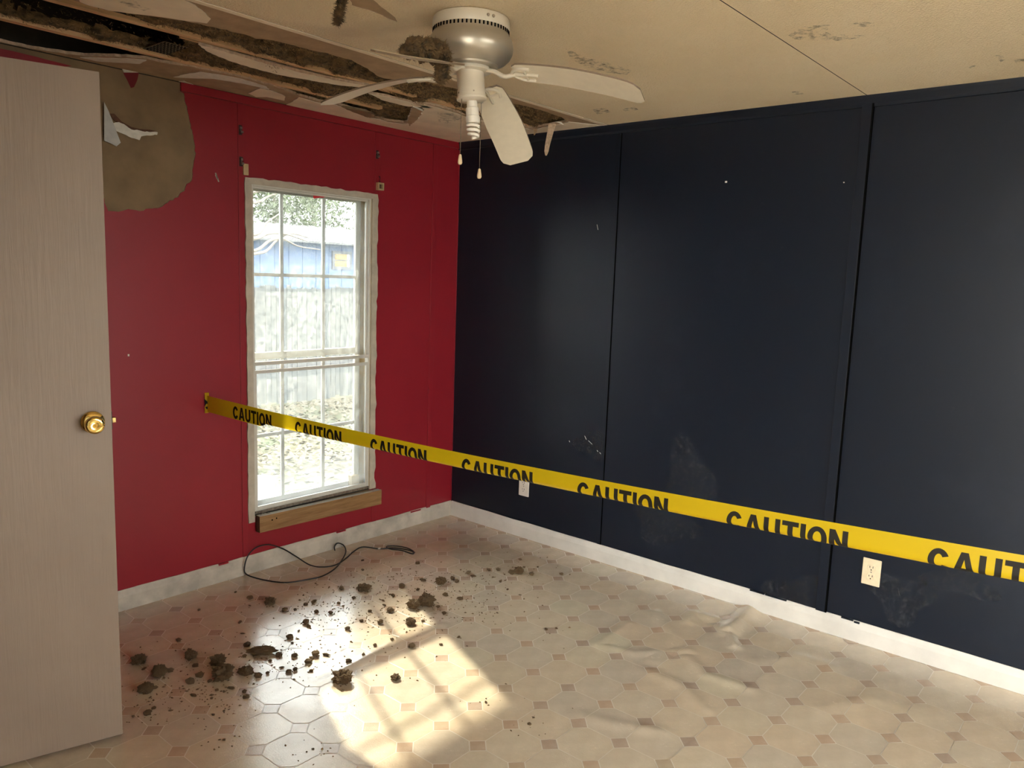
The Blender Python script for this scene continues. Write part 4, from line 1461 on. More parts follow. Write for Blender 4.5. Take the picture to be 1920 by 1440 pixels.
cl_big = [clump_mesh(s, 4, rough=0.45, spikes=60) for s in range(1, 6)]
cl_small = [clump_mesh(s, 2, rough=0.5, spikes=10) for s in range(11, 17)]
cl_flat = [clump_mesh(s, 3, (1.0, 0.45, 0.30), 0.4, 40) for s in range(21, 24)]
A = [(120, 770, 40), (150, 818, 18), (235, 840, 42), (295, 825, 22), (415, 745, 35), (405, 713, 14), (160, 930, 45), (215, 925, 14), (170, 1070, 25), (205, 1043, 14), (300, 1055, 14), (185, 980, 12), (565, 775, 42), (590, 845, 60), (625, 795, 16), (725, 835, 40), (688, 838, 18), (790, 855, 24), (845, 845, 12), (465, 855, 26), (410, 890, 26), (440, 800, 18), (430, 965, 24), (450, 935, 11), (390, 945, 11), (520, 890, 15), (640, 925, 24), (715, 948, 14), (725, 975, 20), (530, 988, 9), (560, 940, 11), (600, 950, 9), (345, 660, 15), (705, 620, 15), (690, 555, 19), (815, 705, 72), (730, 684, 22), (910, 740, 22), (995, 745, 19), (715, 750, 13), (780, 750, 15), (860, 775, 13), (925, 810, 16), (965, 835, 17), (1000, 825, 15), (1090, 830, 13), (1075, 775, 24), (1115, 735, 26), (1175, 735, 26), (1092, 758, 14), (970, 638, 22), (1020, 605, 13), (1060, 558, 20), (1076, 580, 13), (1300, 775, 20), (1385, 742, 11), (1265, 870, 54), (1265, 940, 11), (1565, 868, 28), (1450, 688, 13), (1545, 658, 13), (1655, 690, 22), (1820, 683, 11), (1840, 508, 15), (1650, 560, 30), (1720, 550, 13), (1665, 460, 36), (1740, 440, 50), (1535, 487, 24), (1480, 558, 19), (1420, 495, 13), (1295, 592, 18), (1375, 550, 13), (1200, 505, 15), (1120, 498, 15), (1105, 440, 23), (1060, 455, 15), (940, 488, 19), (860, 442, 30), (745, 463, 11), (745, 420, 18), (665, 390, 9), (460, 490, 9), (1000, 487, 11), (1260, 368, 15), (1380, 366, 34), (1412, 358, 20), (1330, 420, 13), (1245, 450, 11), (1550, 408, 13), (1600, 355, 20), (1720, 318, 24), (1820, 328, 32), (1885, 305, 26), (1910, 330, 15), (1850, 403, 17), (1690, 225, 13), (1540, 248, 7), (1380, 265, 9), (1380, 210, 9), (1495, 435, 14), (1690, 375, 11), (1502, 460, 15), (600, 1060, 8), (628, 1050, 9), (540, 1080, 9), (575, 1218, 8), (600, 1220, 9), (1100, 1270, 9), (1065, 1288, 6), (90, 1090, 9), (130, 700, 6), (280, 955, 7), (985, 675, 8), (1270, 465, 10), (1140, 660, 7), (1230, 680, 6), (1410, 612, 7), (1310, 610, 7)]
B = [(200, 495, 20), (225, 512, 15), (300, 483, 11), (345, 483, 12), (410, 495, 18), (443, 488, 24), (505, 503, 13), (450, 433, 9), (650, 503, 11), (375, 505, 9), (340, 690, 9), (390, 578, 7), (448, 603, 6), (575, 770, 9), (625, 765, 7), (155, 808, 8), (495, 1225, 11), (515, 1195, 7), (285, 1122, 7), (85, 692, 13), (90, 602, 16), (160, 620, 16), (55, 660, 12), (255, 700, 6), (690, 505, 7), (355, 540, 7), (320, 518, 8), (470, 470, 7), (535, 470, 6)]
spots = [(220 + a / 3, 980 + b / 3, s / 3) for a, b, s in A] + [(800 + a / 2.571, 880 + b / 2.571, s / 2.571) for a, b, s in B]
unique = {
    (590, 845): 'largest dark insulation clump in the pile near the door',
    (565, 775): 'rounded insulation clump touching the back of the largest clump',
    (725, 835): 'loose insulation clump just right of the largest clump',
    (415, 745): 'upright dark insulation clump left of the largest clump, beyond it',
    (235, 840): 'ragged insulation clump near the door, left of the main pile',
    (120, 770): 'flat greyish insulation clump closest to the red wall side of the door',
    (160, 930): 'low greyish insulation clump nearest the door edge in front',
    (815, 705): 'long flat bar of insulation lying beyond the main pile',
    (1265, 870): 'single round insulation clump alone at the edge of the sunlit patch',
    (1665, 460): 'round insulation clump left of the double clump in the far sunlight',
    (1740, 440): 'wide lumpy insulation clump at the far right edge of the sunlit patch',
    (1565, 868): 'small spiky insulation tuft alone in the sunlit patch',
    (1650, 560): 'insulation clump in sunlight just in front of the wide lumpy one',
    (1655, 690): 'reddish brown insulation crumb on the sash shadow line',
    (1820, 328): 'dark insulation clump at the left end of the far row',
}
ub = {(443, 488): 'dark insulation clump at the far right, nearest the navy wall'}
lab = {}
for (a, b), s in unique.items():
    lab[(220 + a / 3, 980 + b / 3)] = s
for (a, b), s in ub.items():
    lab[(800 + a / 2.571, 880 + b / 2.571)] = s
marks = {(590, 845): 'the largest clump', (235, 840): 'the ragged clump by the door', (815, 705): 'the long flat bar', (1265, 870): 'the lone round clump', (1740, 440): 'the wide lumpy clump', (1565, 868): 'the spiky tuft', (1820, 328): 'the dark clump of the far row'}
LM = [(220 + a / 3, 980 + b / 3, t) for (a, b), t in marks.items()] + [(800 + 443 / 2.571, 880 + 488 / 2.571, 'the clump nearest the navy wall')]
ORD = ['nearest', 'second nearest', 'third nearest', 'fourth nearest', 'fifth nearest', 'sixth nearest', 'seventh nearest', 'eighth nearest', 'ninth nearest', 'tenth nearest', 'eleventh nearest', 'twelfth nearest', 'thirteenth nearest', 'fourteenth nearest']
bins = {}
for u, v, sz in spots:
    if (u, v) in lab:
        continue
    q = min(LM, key=lambda t: math.hypot(t[0] - u, (t[1] - v) * 1.6))
    du, dv = u - q[0], (v - q[1]) * 1.6
    side = ('right of' if du > 0 else 'left of') if abs(du) > abs(dv) else ('in front of' if dv > 0 else 'beyond')
    kind = 'small brown insulation clump' if sz > 5 else 'tiny brown insulation crumb'
    bins.setdefault((kind, side, q[2]), []).append((math.hypot(du, dv), u, v))
for (kind, side, t), lst in bins.items():
    for k, (d_, u, v) in enumerate(sorted(lst)):
        lab[(u, v)] = kind + ' ' + side + ' ' + t + ', ' + ORD[min(k, 13)]
rnd = random.Random(3)
for u, v, s in spots:
    p = FW(u, v + s * 0.45)
    dist = (p - CAM).dot(CD)
    d = s / FPX * dist * 0.98
    big = s > 9
    flat = abs(s - 24) < 0.1
    me = (cl_flat[0] if flat else rnd.choice(cl_big) if big else rnd.choice(cl_small + cl_flat[1:]))
    o = bpy.data.objects.new('insulation_clump' if s > 5 else 'insulation_crumb', me)
    COL.objects.link(o)
    o.location = (p.x, p.y, fh(p.x, p.y) - 0.0004)
    k = 2.05 if flat else 1.75
    o.scale = (d * k, d * k, d * k * rnd.uniform(0.8, 1.1))
    o.rotation_euler = (0, 0, rnd.uniform(0, 6.28) if not flat else -0.75)
    key = (u, v)
    tag(o, lab[key], 'insulation', 'fallen insulation clumps' if s > 5 else 'fallen insulation crumbs')
# uncountable crumbs around the clumps
V, F = [], []
rnd = random.Random(9)
for k in range(1500):
    u0, v0, s0 = rnd.choice(spots)
    if k % 3 == 0:
        u, v = rnd.uniform(560, 930), rnd.uniform(1070, 1170) 
    else:
        u, v = u0 + rnd.gauss(0, 32), v0 + rnd.gauss(0, 15)
    p = FW(u, v)
    if p.y > -0.30 or p.x > -0.03:
        continue
    r = rnd.uniform(0.001, 0.0036) * (1.5 if rnd.random() < 0.08 else 1)
    z = fh(p.x, p.y)
    b = len(V)
    a = rnd.uniform(0, 6.28)
    e = rnd.uniform(0.5, 2.2)
    ca, sa = math.cos(a), math.sin(a)
    for x, y, zz in ((e, 0, 0.1), (0, 1, 0), (-e, 0, 0.1), (0, -1, 0), (0.2, 0.1, 1.2)):
        V.append((p.x + r * (x * ca - y * sa), p.y + r * (x * sa + y * ca), z + r * zz))
    F += [(b, b + 1, b + 4), (b + 1, b + 2, b + 4), (b + 2, b + 3, b + 4), (b + 3, b, b + 4), (b + 3, b + 2, b + 1, b)]
o = mesh_obj('insulation_dust', V, F, 'crumb')
tag(o, 'fine brown insulation dust sprinkled over the vinyl floor', 'insulation', kind='stuff')


def mass(name, pts, rad, label, seed, flat=1.0):
    """a sagging lump of insulation grown along a path"""
    P = smooth_path(pts, 14)
    n = len(P)
    R = []
    for i in range(n):
        t = i / (n - 1) * (len(rad) - 1)
        k = min(int(t), len(rad) - 2)
        R.append(rad[k] + (rad[k + 1] - rad[k]) * (t - k))
    Vv, Ff = tube_data(P, R, 40)
    o_ = Vector((seed * 5.1, seed, 0))
    out = []
    for i, v in enumerate(Vv):
        c = P[i // 40]
        d = (v - c)
        q = 1 + 0.55 * noise.noise(v * 30 + o_) + 0.42 * noise.noise(v * 75 + o_) + 0.32 * noise.noise(v * 170 + o_)
        out.append(c + d * q)
    rr = random.Random(seed)
    base = len(out)
    for k in range(1100):
        i = rr.randrange(base)
        c = P[i // 40]
        d = (out[i] - c).normalized() + Vector((rr.uniform(-.7, .7), rr.uniform(-.7, .7), rr.uniform(-.7, .5)))
        t_ = d.cross(Vector((rr.uniform(-1, 1), rr.uniform(-1, 1), 0.3))).normalized() * rr.uniform(0.0006, 0.0018)
        p = c + (out[i] - c) * 0.9
        b = len(out)
        out += [p - t_, p + t_, p + d * rr.uniform(0.004, 0.011)]
        Ff.append((b, b + 1, b + 2))
    o = mesh_obj(name, out, Ff, 'insul', None, False)
    if label:
        tag(o, label, 'insulation')
    return o


# debris caught on the fan
Rb = FT @ Matrix.Rotation(math.radians(202), 4, 'Z')
bz = lambda x: BZ + 0.008 - 0.21 * (x - 0.15)
heap = empty('insulation_heap', Rb @ Vector((0.3, 0, bz(0.3))), 'brown insulation heaped on the rear fan blade and drooping beside the motor', 'insulation')
attach(mass('heap_top', [Rb @ Vector((x, y, bz(x) + z)) for x, y, z in ((0.46, 0.0, 0.004), (0.42, 0.0, 0.014), (0.36, 0.0, 0.020), (0.29, 0.0, 0.020), (0.23, 0.0, 0.016), (0.185, -0.01, 0.010))], [0.005, 0.020, 0.027, 0.027, 0.024, 0.016], None, 2), heap)
pts = [at(u, v, 1, yy) for u, v, yy in ((812, 84, -1.770), (826, 92, -1.772), (834, 108, -1.775), (832, 125, -1.775), (829, 140, -1.775), (823, 154, -1.775))]
attach(mass('heap_tongue', pts, [0.012, 0.018, 0.019, 0.018, 0.019, 0.008], None, 4), heap)
p0 = at(640, -22, 2, H + 0.002)
zt = [0.004, 0.03, 0.055, 0.080, 0.098]
pts = [p0 - Vector((0, 0, dz)) + Vector((CR.x, CR.y, 0)) * s for dz, s in zip(zt, (0, 0.004, -0.002, -0.008, -0.012))]
mass('insulation_tuft', pts, [0.014, 0.013, 0.012, 0.012, 0.004], 'dark insulation tuft hanging from the ceiling left of the fan', 6)

# ------------------------------------------------------------------ caution tape
TX = lambda y: -1.6318 - 0.0153 * y
top_px = [(386, 740), (482, 767), (584, 790), (704, 815), (880, 850), (1127, 900), (1400, 953), (1582, 984), (1750, 1012), (1920, 1040)]
bot_px = [(389, 771), (459, 790), (552, 809), (642.5, 828), (788, 863), (880, 883.6), (1127, 938), (1400, 993), (1588, 1029.5), (1920, 1093)]


def on_tape(u, v):
    d = ray(u, v)
    # plane x + 0.0153 y = -1.6318
    t = (-1.6318 - CAM.x - 0.0153 * CAM.y) / (d.x + 0.0153 * d.y)
    p = CAM + d * t
    return -p.y, p.z


def polyfit2(pts):
    # least squares quadratic z(s)
    Sm = [[0.0] * 4 for _ in range(3)]
    for s, z in pts:
        b = (1, s, s * s)
        for i in range(3):
            for j in range(3):
                Sm[i][j] += b[i] * b[j]
            Sm[i][3] += b[i] * z
    for i in range(3):
        f = Sm[i][i]
        Sm[i] = [q / f for q in Sm[i]]
        for k in range(3):
            if k != i:
                f = Sm[k][i]
                Sm[k] = [a - f * b for a, b in zip(Sm[k], Sm[i])]
    return [Sm[i][3] for i in range(3)]


PT = polyfit2([on_tape(*p) for p in top_px])
PB = polyfit2([on_tape(*p) for p in bot_px])
S_END = 6.198


def tz_top(s):
    if s > 3.6:
        return tz_top(3.6) + (PT[1] + 7.2 * PT[2]) * (s - 3.6)
    return PT[0] + PT[1] * s + PT[2] * s * s


def tz_bot(s):
    if s > 3.6:
        return tz_top(s) - (tz_top(3.6) - tz_bot(3.6))
    return PB[0] + PB[1] * s + PB[2] * s * s


print('TAPE', [(round(s, 2), round(tz_top(s), 3), round(tz_top(s) - tz_bot(s), 4)) for s in (0, 0.5, 1, 1.5, 2, 2.5, 3, 3.5, 4.5)])
TWID = 0.076


def tape_pt(s, t, off=0.0):
    """s metres from the red wall, t metres down from the top edge; the lower edge curls away under the film"""
    vis = min(TWID, max(0.040, tz_top(s) - tz_bot(s)))
    vis = vis * (1 - math.exp(-s * 9)) + TWID * math.exp(-s * 9)
    R = 0.016
    t1 = max(0.0, vis - R)
    zt = tz_top(s)
    wav = 0.0012 * math.sin(7 * s) + 0.0008 * math.sin(17 * s + 1)
    if vis > TWID - R * 0.6 or t <= t1:
        z, x, nx_, nz_ = zt - t, wav * (t / TWID), -1.0, 0.0
    else:
        a = min((t - t1) / R, 2.4)
        z = zt - t1 - R * math.sin(a)
        x = wav * (t / TWID) + R * (1 - math.cos(a))
        nx_, nz_ = -math.cos(a), -math.sin(a)
    return Vector((TX(-s) + x + off * nx_, -s, z + off * nz_))


tape = empty('caution_tape', (TX(0), -0.002, 0.88), 'yellow caution tape stretched across the room from the red wall', 'tape')
ns, ntt = 340, 16
V, F = [], []
for i in range(ns + 1):
    s = 0.0045 + (S_END - 0.0045) * i / ns
    for j in range(ntt + 1):
        V.append(tape_pt(s, TWID * j / ntt))
for i in range(ns):
    for j in range(ntt):
        q = i * (ntt + 1) + j
        F.append((q, q + 1, q + ntt + 2, q + ntt + 1))
film = mesh_obj('tape_film', V, F, 'film', tape, True)


def arc(cx, cy, rx, ry, a0, a1, n):
    return [(cx + rx * math.cos(math.radians(a0 + (a1 - a0) * i / n)), cy + ry * math.sin(math.radians(a0 + (a1 - a0) * i / n))) for i in range(n + 1)]


st = 0.24
LET = {
    'C': (0.80, [arc(0.40, 0.5, 0.40, 0.5, 28, 332, 26) + arc(0.40, 0.5, 0.40 - st, 0.5 - st * 0.9, 325, 35, 20)]),
    'A': (0.86, [[(0, 0), (0.30, 1), (0.56, 1), (0.86, 0), (0.61, 0), (0.565, 0.18), (0.295, 0.18), (0.25, 0)], [(0.345, 0.36), (0.515, 0.36), (0.43, 0.72)]]),
    'U': (0.78, [[(0, 1), (0, 0.36)] + arc(0.39, 0.36, 0.39, 0.36, 180, 360, 16)[1:] + [(0.78, 1), (0.78 - st, 1), (0.78 - st, 0.36)] + arc(0.39, 0.36, 0.39 - st, 0.36 - st * 0.8, 360, 180, 12)[1:] + [(st, 1)]]),
    'T': (0.76, [[(0.26, 0), (0.26, 0.79), (0, 0.79), (0, 1), (0.76, 1), (0.76, 0.79), (0.50, 0.79), (0.50, 0)]]),
    'I': (st, [[(0, 0), (0, 1), (st, 1), (st, 0)]]),
    'O': (0.86, [arc(0.43, 0.5, 0.43, 0.5, 0, 360, 32)[:-1], arc(0.43, 0.5, 0.43 - st, 0.5 - st * 0.88, 360, 0, 24)[:-1]]),
    'N': (0.80, [[(0, 0), (0, 1), (0.25, 1), (0.56, 0.42), (0.56, 1), (0.80, 1), (0.80, 0), (0.56, 0), (0.24, 0.58), (0.24, 0)]]),
}
WORD = 'CAUTION'
GAP = 0.085
tot = sum(LET[c][0] for c in WORD) + GAP * 6
LH = 0.057
LSC = 0.300 / tot
PITCHL = 0.4687
S0 = 0.2264
TOPM = 0.0162


def letter_mesh(ch, s0):
    wd, loops = LET[ch]
    tris = tessellate_polygon([[Vector((p[0], p[1], 0)) for p in lp] for lp in loops])
    pts = [p for lp in loops for p in lp]
    bm = bmesh.new()
    bv = [bm.verts.new((p[0] * LSC, p[1] * LH, 0)) for p in pts]
    for t in tris:
        try:
            bm.faces.new([bv[i] for i in t])
        except ValueError:
            pass
    for k in range(1, 17):
        y = LH * k / 17
        bmesh.ops.bisect_plane(bm, geom=list(bm.verts) + list(bm.edges) + list(bm.faces), plane_co=(0, y, 0), plane_no=(0, 1, 0), dist=1e-6)
    for v in bm.verts:
        v.co = tape_pt(s0 + v.co.x, TOPM + LH - v.co.y, 0.0005)
    return bm_obj('letter', bm, 'ink', film, True)


for k in range(13):
    s0 = S0 + PITCHL * k
    x = 0.0
    for ch in WORD:
        if s0 + x + LET[ch][0] * LSC < S_END - 0.03:
            letter_mesh(ch, s0 + x)
        x += LET[ch][0] * LSC + GAP * LSC
# crumpled end fixed to the wall
bm = bmesh.new()
for dx, dz, w2, h2 in ((0.0, 0.030, 0.010, 0.022), (0.004, -0.004, 0.012, 0.02), (-0.002, -0.028, 0.009, 0.016)):
    z = tz_top(0.0) - 0.038 + dz
    vs = box_bm(bm, TX(0) - w2 + dx, TX(0) + w2 + dx, -0.0075, -0.0005, z - h2, z + h2, 0.002)
bm_obj('folded_end', bm, 'film', tape)
for poly in ([(-0.014, 0.026), (0.0, 0.012), (0.010, 0.020), (0.014, 0.004), (0.006, -0.006), (-0.004, 0.004), (-0.012, -0.006)], [(-0.010, -0.012), (0.004, -0.010), (0.010, 0.0), (0.016, -0.016), (0.006, -0.026), (-0.006, -0.022)]):
    slab('ink_fold', [[(TX(0) + a, tz_top(0.0) - 0.040 + b) for a, b in poly]], lambda a, b, d: Vector((a, -0.0088 + d, b)), 0.001, ['ink', 'ink'], tape)


# ------------------------------------------------------------------ outlets
def outlet(yc, zc, label, mat):
    e = empty('wall_outlet', (-0.003, yc, zc), label, 'outlet')
    bm = bmesh.new()
    box_bm(bm, -0.0095, -0.003, yc - 0.037, yc + 0.037, zc - 0.058, zc + 0.058, 0.003)
    pl_ = bm_obj('cover_plate', bm, mat, e)
    for s in (1, -1):
        bm = bmesh.new()
        lathe_bm(bm, [(0.0172, 0), (0.0172, 0.0022), (0.0160, 0.0030), (0, 0.003)], Matrix.Translation((-0.0093, yc, zc + s * 0.0195)) @ Matrix.Rotation(-math.pi / 2, 4, 'Y'), 24)
        for v in bm.verts:
            v.co.z = max(zc + s * 0.0195 - 0.0142, min(zc + s * 0.0195 + 0.0142, v.co.z))
        rc = bm_obj('receptacle', bm, mat, e)
        bm = bmesh.new()
        for dy, h in ((-0.0064, 0.0045), (0.0064, 0.0036)):
            box_bm(bm, -0.0126, -0.0118, yc + dy - 0.0012, yc + dy + 0.0012, zc + s * 0.0195 + 0.004 - h, zc + s * 0.0195 + 0.004 + h)
        lathe_bm(bm, [(0.0026, 0), (0.0026, 0.0008)], Matrix.Translation((-0.0118, yc, zc + s * 0.0195 - 0.008)) @ Matrix.Rotation(-math.pi / 2, 4, 'Y'), 12)
        bm_obj('socket_slots', bm, 'slot', rc)
    lathe('cover_screw', [(0, 0), (0.0032, 0), (0.0025, 0.001), (0, 0.0012)], 'steel', e, Matrix.Translation((-0.0095, yc, zc)) @ Matrix.Rotation(-math.pi / 2, 4, 'Y'), 12)
    return e


outlet(-2.526, 0.325, 'ivory duplex outlet on the navy wall right of the wide seam', 'ivory')
outlet(-0.603, 0.307, 'off-white duplex outlet near the corner, half hidden by the tape', 'ivory_white')

# ------------------------------------------------------------------ black cord
cord_px = [(1672, 172), (1660, 160), (1620, 143), (1560, 134), (1515, 137), (1530, 150), (1600, 160), (1655, 178), (1668, 172), (1640, 158), (1560, 146), (1470, 150), (1380, 140), (1330, 165), (1290, 200), (1230, 240), (1150, 253), (1080, 240), (1000, 190), (930, 150), (850, 128), (780, 145), (735, 190), (716, 250), (722, 290), (780, 315), (880, 335), (960, 340), (1060, 325), (1150, 305), (1220, 265), (1262, 215), (1285, 165), (1272, 130), (1240, 119), (1222, 138), (1224, 160)]
cp = []
for a, b in cord_px:
    u, v = 220 + a / 3, 980 + b / 3
    p = FW(u, v)
    if p.y > -0.030:
        p = at(u, v, 1, -0.030)
    p.z = max(p.z, 0.0) + 0.0036
    cp.append(p)
cord = empty('black_cord', (cp[10].x, cp[10].y, 0), 'black cable lying in loops on the floor by the red wall', 'cable')
tube('cable', smooth_path(cp, 8), 0.0034, 'black', cord, 8)
pc = cp[11] + Vector((0, -0.006, 0.004))
lathe('connector', [(0.0, -0.008), (0.004, -0.008), (0.0045, 0.004), (0.003, 0.008), (0, 0.008)], 'ivory_white', cord, Matrix.Translation(pc) @ Matrix.Rotation(math.pi / 2, 4, 'Y'), 12)

# ------------------------------------------------------------------ outdoors
GZ = -0.70
pt = box('bounce_slab', XL - 9.0, XL - 0.13, -11.0, 1.0, -0.45, -0.05, 'bounce_slab')  # unseen pale slab added to bounce light up indoors
tag(pt, 'pale concrete slab added to bounce light through the glass door', 'bounce_slab', kind='structure')
nx, ny = 90, 100
V, F = [], []
for i in range(nx + 1):
    for j in range(ny + 1):
        x, y = -24 + 64 * i / nx, -26 + 70 * j / ny
        V.append((x, y, GZ + 0.04 * noise.noise(Vector((x * 0.6, y * 0.6, 0)))))
for i in range(nx):
    for j in range(ny):
        q = i * (ny + 1) + j
        F.append((q, q + ny + 1, q + ny + 2, q + 1))
gr = mesh_obj('ground', V, F, 'lawn', None, True)
tag(gr, 'patchy lawn strewn with dry leaves outside the window', 'lawn', kind='structure')
V, F = [], []
rnd = random.Random(12)
for k in range(14000):
    x, y = rnd.uniform(-2, 7.5), rnd.uniform(1.5, 7.6)
    if math.hypot(x - 2.1, y - 6.6) < 0.3:
        continue
    z = GZ + 0.04 * noise.noise(Vector((x * 0.6, y * 0.6, 0))) + rnd.uniform(0.008, 0.04)
    a, r = rnd.uniform(0, 6.28), rnd.uniform(0.02, 0.055)
    t1, t2 = rnd.uniform(-.6, .6), rnd.uniform(-.6, .6)
    b = len(V)
    for dx, dy in ((1, 0), (0.1, 0.55), (-1, 0), (0.1, -0.55)):
        X, Y = r * (dx * math.cos(a) - dy * math.sin(a)), r * (dx * math.sin(a) + dy * math.cos(a))
        V.append((x + X, y + Y, z + X * t1 + Y * t2))
    F.append((b, b + 1, b + 2, b + 3))
lv = mesh_obj('leaf_litter', V, F, 'leaf')
tag(lv, 'dry fallen leaves spread over the lawn', 'leaves', kind='stuff')
# fence
fen = empty('board_fence', (4, 7.8, GZ), 'weathered grey board fence across the back lawn', 'fence')
bme = None
rnd = random.Random(4)
for k in range(115):
    x = -0.5 + k * 0.098
    if bme is None:
        bm = bmesh.new()
        box_bm(bm, -0.0455, 0.0455, -0.009, 0.009, 0, 1.92)
        bme = bpy.data.meshes.new('board')
        bm.to_mesh(bme)
        bm.free()
        bme.materials.append(MAT['fence'])
    o = bpy.data.objects.new('board', bme)
    COL.objects.link(o)
    o.parent = fen
    o.location = (x - 4, rnd.uniform(-0.006, 0.006), rnd.uniform(-0.03, 0.03))
for z in (0.35, 1.55):
    box('fence_rail', -0.6, 11.0, 7.815, 7.86, GZ + z, GZ + z + 0.09, 'fence', fen)
# blue house
hy = 13.5
hz0, hz1 = GZ - 0.3, 2.18
hs_ = empty('blue_house', (8.0, hy, hz0), 'blue house with a pale metal roof beyond the fence', 'house')
box('wall', 1.0, 17.0, hy, hy + 6, hz0, hz1, 'blue', hs_)
for k in range(40):
    x = 1.0 + k * 0.4
    box('siding_seam', x, x + 0.02, hy - 0.012, hy, hz0, hz1, 'blue', hs_)
V = [(0.7, hy - 0.45, 2.16), (17.3, hy - 0.45, 2.16), (17.3, hy + 3, 2.70), (0.7, hy + 3, 2.70), (0.7, hy + 6.4, 2.16), (17.3, hy + 6.4, 2.16)]
V += [(a, b, c + 0.05) for a, b, c in V]
F = [(0, 1, 2, 3), (3, 2, 5, 4), (6, 9, 8, 7), (9, 10, 11, 8), (0, 6, 7, 1), (4, 5, 11, 10), (1, 7, 8, 2), (2, 8, 11, 5), (0, 3, 9, 6), (3, 4, 10, 9)]
rfo = mesh_obj('roof', V, F, 'roof', hs_)
for k in range(56):
    x = 0.8 + k * 0.295
    V = [(x, hy - 0.46, 2.215), (x + 0.05, hy - 0.46, 2.215), (x + 0.05, hy + 3, 2.755), (x, hy + 3, 2.755), (x + 0.015, hy - 0.46, 2.255), (x + 0.035, hy - 0.46, 2.255), (x + 0.035, hy + 3, 2.795), (x + 0.015, hy + 3, 2.795)]
    mesh_obj('roof_rib', V, [(0, 1, 5, 4), (1, 2, 6, 5), (2, 3, 7, 6), (3, 0, 4, 7), (4, 5, 6, 7)], 'roof', rfo)
a, b = at(623, 470, 1, hy - 0.03), at(659, 506, 1, hy - 0.03)
wn = frame_of('window', a.x, b.x, b.z, a.z, 0.075, hy - 0.05, hy - 0.001, 'grey_frame', hs_, 0)
mid = (a.z + b.z) / 2
box('pane', a.x + 0.07, b.x - 0.07, hy - 0.03, hy - 0.012, mid + 0.015, a.z - 0.07, 'blind', wn)
box('pane', a.x + 0.07, b.x - 0.07, hy - 0.03, hy - 0.012, b.z + 0.07, mid - 0.015, 'blind', wn)
box('window_bar', a.x + 0.07, b.x - 0.07, hy - 0.045, hy - 0.028, mid - 0.015, mid + 0.015, 'grey_frame', wn)
ww = b.x - a.x
box('curtain', b.x - 0.07 - ww * 0.12, b.x - 0.07, hy - 0.036, hy - 0.03, b.z + 0.07, a.z - 0.07, 'bucket', wn)


# trees behind the house
def tree(x, y, h, cr, seed, label):
    rr = random.Random(seed)
    e = empty('tree', (x, y, GZ), label, 'tree', 'trees behind the blue house')
    tube('trunk', [(x, y, GZ), (x + 0.1, y, GZ + h * 0.4), (x - 0.1, y, GZ + h * 0.75)], [0.22, 0.16, 0.07], 'bark', e, 8)
    V, F = [], []
    for k in range(7500):
        d = Vector((rr.gauss(0, 1), rr.gauss(0, 1), rr.gauss(0, 1))).normalized() * (rr.random() ** 0.45)
        q = 1 + 0.35 * noise.noise(d * 2.3 + Vector((seed, 0, 0)))
        c = Vector((x + d.x * cr * q, y + d.y * cr * q, GZ + h * 0.68 + d.z * h * 0.36 * q))
        r = rr.uniform(0.05, 0.14)
        b = len(V)
        for m_ in range(3):
            V.append(c + Vector((rr.uniform(-r, r), rr.uniform(-r, r), rr.uniform(-r, r))))
        F.append((b, b + 1, b + 2))
    f = mesh_obj('foliage', V, F, 'foliage', e)
    f['kind'] = 'stuff'


tree(7.6, 22.5, 6.4, 2.5, 1, 'grey green tree behind the left half of the metal roof')
tree(12.4, 30, 8.4, 3.2, 2, 'broad grey green tree behind the middle of the metal roof')
tree(13.6, 23, 6.6, 2.5, 3, 'grey green tree behind the house window side of the roof')
tree(19.9, 29.5, 8.2, 3.0, 4, 'rightmost grey green tree behind the house')
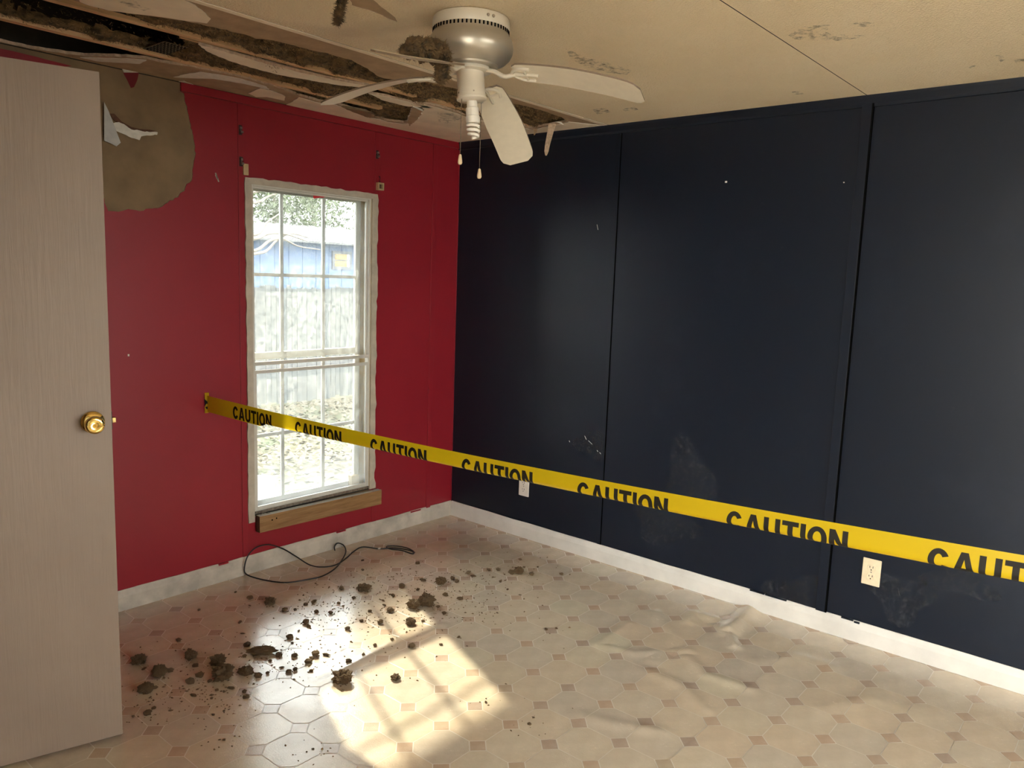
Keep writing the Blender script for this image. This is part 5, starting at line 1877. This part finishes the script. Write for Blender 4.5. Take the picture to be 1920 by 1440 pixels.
# bare tree in the yard, its limbs reaching in front of the roof
bt = empty('bare_tree', (2.1, 6.6, GZ), 'bare tree with thin limbs left of the house window', 'tree')
tube('trunk', [(2.1, 6.6, GZ), (2.15, 6.6, 0.9), (2.05, 6.6, 2.4), (2.2, 6.6, 4.0)], [0.11, 0.09, 0.07, 0.03], 'bark', bt, 10)
limbs = [[(478, 476), (500, 470), (520, 450), (545, 438), (580, 446)], [(478, 470), (505, 452), (530, 448), (560, 462), (600, 468)], [(478, 448), (505, 438), (540, 440), (575, 452)], [(478, 380), (500, 370), (520, 362)], [(478, 360), (495, 352), (505, 350)], [(480, 440), (500, 418), (525, 400)]]
for i, L in enumerate(limbs):
    P = [Vector((2.1, 6.6, at(L[0][0], L[0][1], 1, 6.6).z - 0.1))] + [at(u, v, 1, 6.55 + 0.03 * k) for k, (u, v) in enumerate(L)]
    n_ = len(P)
    Q = smooth_path(P, 5)
    tube('limb', Q, [0.026 * (1 - 0.75 * k / len(Q)) for k in range(len(Q))], 'bark', bt, 6)
V, F = [], []
rr = random.Random(77)
for k in range(4200):
    d = Vector((rr.gauss(0, 1), rr.gauss(0, 1), rr.gauss(0, 1))).normalized() * (rr.random() ** 0.4)
    c = Vector((1.35 + d.x * 1.05, 6.05 + d.y * 0.45, 5.62 + d.z * 0.34))
    b = len(V)
    for m_ in range(3):
        V.append(c + Vector((rr.uniform(-.07, .07), rr.uniform(-.07, .07), rr.uniform(-.07, .07))))
    F.append((b, b + 1, b + 2))
f = mesh_obj('shade_crown', V, F, 'leaf', bt)  # unseen crown added to shade the lowest row of window panes
f['kind'] = 'stuff'
tube('limb', [(2.2, 6.6, 4.0), (1.8, 6.35, 5.0), (1.2, 6.05, 5.6)], [0.03, 0.025, 0.012], 'bark', bt, 6)
# pail just outside
p = at(491, 925, 1, 1.2)
pail = empty('white_pail', (p.x, 1.2, p.z - 0.11), 'white pail outside below the left of the window', 'pail')
b0 = p.z - 0.11
lathe('pail_body', [(0.070, b0), (0.085, b0 + 0.20), (0.089, b0 + 0.20), (0.089, b0 + 0.215), (0.083, b0 + 0.215), (0.068, b0 + 0.01)], 'bucket', pail, Matrix.Translation((p.x, 1.2, 0)), 24)
tube('pail_handle', [(p.x - 0.088, 1.2, b0 + 0.2), (p.x - 0.06, 1.15, b0 + 0.16), (p.x, 1.12, b0 + 0.13), (p.x + 0.06, 1.15, b0 + 0.16), (p.x + 0.088, 1.2, b0 + 0.2)], 0.003, 'steel', pail, 6)
sd = empty('step_block', (p.x, 1.2, GZ), 'concrete block step outside the window under the white pail', 'block')
box('block_body', p.x - 0.2, p.x + 0.2, 1.05, 1.35, GZ - 0.03, b0, 'siding', sd, 0.01)
